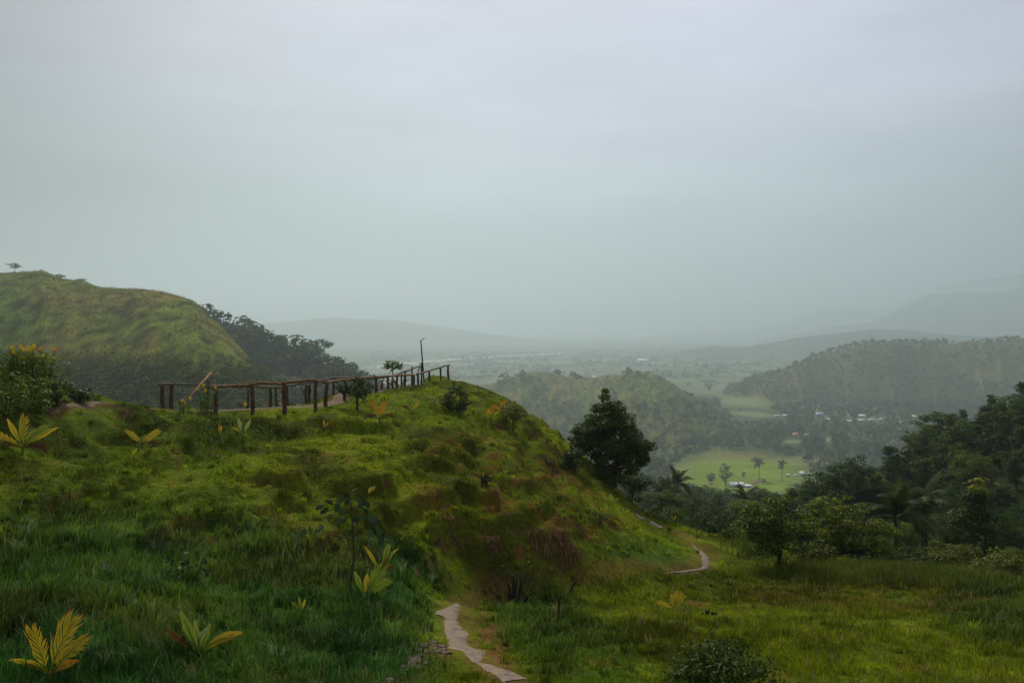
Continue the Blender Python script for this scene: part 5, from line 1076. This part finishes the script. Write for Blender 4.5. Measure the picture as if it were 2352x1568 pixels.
house(1691, 1124, 34, 11, 'white', 'largest white-roofed building in the pasture beside the dirt road', name='farm_building', deep=.6, ang=.1)
house(1717, 1125, 18, 7, 'white', 'lower white-roofed shed attached right of the largest pasture building', 'shed', 'shed', ang=-.1)
house(1632, 1117, 9, 5, 'red', 'small red-roofed shed at the left edge of the pasture', 'shed', 'shed')
house(1809, 1094, 9, 5, 'white', 'small white-roofed house at the right end of the pasture, leftmost of its row', ang=.4)
house(1828, 1094, 7, 4, 'white', 'tiny white-roofed hut in the pasture row, second from the left')
house(1841, 1093, 13, 10, 'white', 'tallest white house of the row at the right end of the pasture', ang=.3, rise=.6)
house(1860, 1091, 8, 4, 'white', 'white-roofed hut at the right end of the pasture row')
house(1826, 1002, 13, 7, 'orange', 'orange-roofed house among trees, left one of two', ang=.2)
house(1853, 1003, 10, 6, 'orange', 'orange-roofed house among trees, right one of two')
house(1882, 960, 18, 13, 'blue', 'large blue-grey roofed hall in the village', 'hall', 'hall', deep=.5, rise=.5)
house(1902, 966, 8, 5, 'white', 'small white house just right of the blue-grey hall')
house(1786, 958, 18, 5, 'tan', 'long pale roof left of the village near the bright fields', deep=.4)
house(1803, 957, 11, 5, 'white', 'white roof beside the long pale roof near the bright fields')
house(1947, 958, 7, 5, 'white', 'tiny white house in the village left of the brightest roof')
house(1950, 970, 12, 5, 'white', 'low white roof in the village in front of the brightest roof')
house(1979, 959, 15, 7, 'white', 'brightest white-roofed house in the middle of the village', ang=.2)
house(1978, 971, 17, 8, 'grey', 'grey-roofed house just below the brightest village roof')
house(2001, 969, 16, 7, 'tan', 'tan-roofed house right of the grey village house')
house(2024, 967, 13, 6, 'grey', 'small grey roof at the right end of the village cluster')
house(2099, 960, 10, 6, 'white', 'isolated white-roofed house far right of the village')
house(2068, 973, 10, 5, 'orange', 'isolated orange-roofed house below the forest at the right')
house(1477, 833, 27, 9, 'white', 'long white hall alone on the far hazy plain', 'hall', 'hall', deep=.35, rise=.35, wall='white')
house(1365, 867, 10, 4, 'white', 'tiny white building on the plain behind the scrubby hill')
house(1500, 836, 8, 3, 'white', 'tiny white shed right of the long white hall on the plain', 'shed', 'shed')
# dirt road in the pasture, river across the plain
def flat_strip(P, wd, name, mat, lab, lift):
    P = np.array([tuple(far_at(*p))[:2] for p in P]); L = np.r_[0, np.cumsum(np.hypot(*np.diff(P, axis=0).T))]; t = np.linspace(0, L[-1], 80); x = np.interp(t, L, P[:, 0]); y = np.interp(t, L, P[:, 1]); dx, dy = np.gradient(x), np.gradient(y); n_ = np.hypot(dx, dy)
    V = np.stack([np.c_[x - dy / n_ * s_ * wd * (1 + .35 * fbm(t / 90, t * 0 + 3 * s_, 3, 7)), y + dx / n_ * s_ * wd, Hz(x, y) + lift] for s_ in (-.5, .5)], 1).reshape(-1, 3)
    b = MB(); b.add(V, [(2 * i, 2 * i + 1, 2 * i + 3, 2 * i + 2) for i in range(79)]); tag(b.build(name, M[mat], None), lab, None, None, 'structure')
M['sand'] = pmat2('river_sand', (.34, .32, .28), (.55, .53, .48), .3, .8)
flat_strip([(1712,1121),(1722,1116),(1736,1110),(1750,1104)], 7, 'road', 'dirt', 'pale dirt road crossing the pasture beside the white roofs', .5)
flat_strip([(860,846),(960,832),(1060,824),(1160,818),(1300,811)], 95, 'river', 'sand', 'pale braided river bed across the far plain', 1.5)
flat_strip([(1000,838),(1150,831),(1300,828),(1440,826)], 30, 'river', 'sand', 'thinner river channel nearer than the main bed', 1.5)
flat_strip([(1690,906),(1730,912),(1780,915)], 26, 'river', 'sand', 'pale flooded strip beside the bright fields left of the village', 1.)
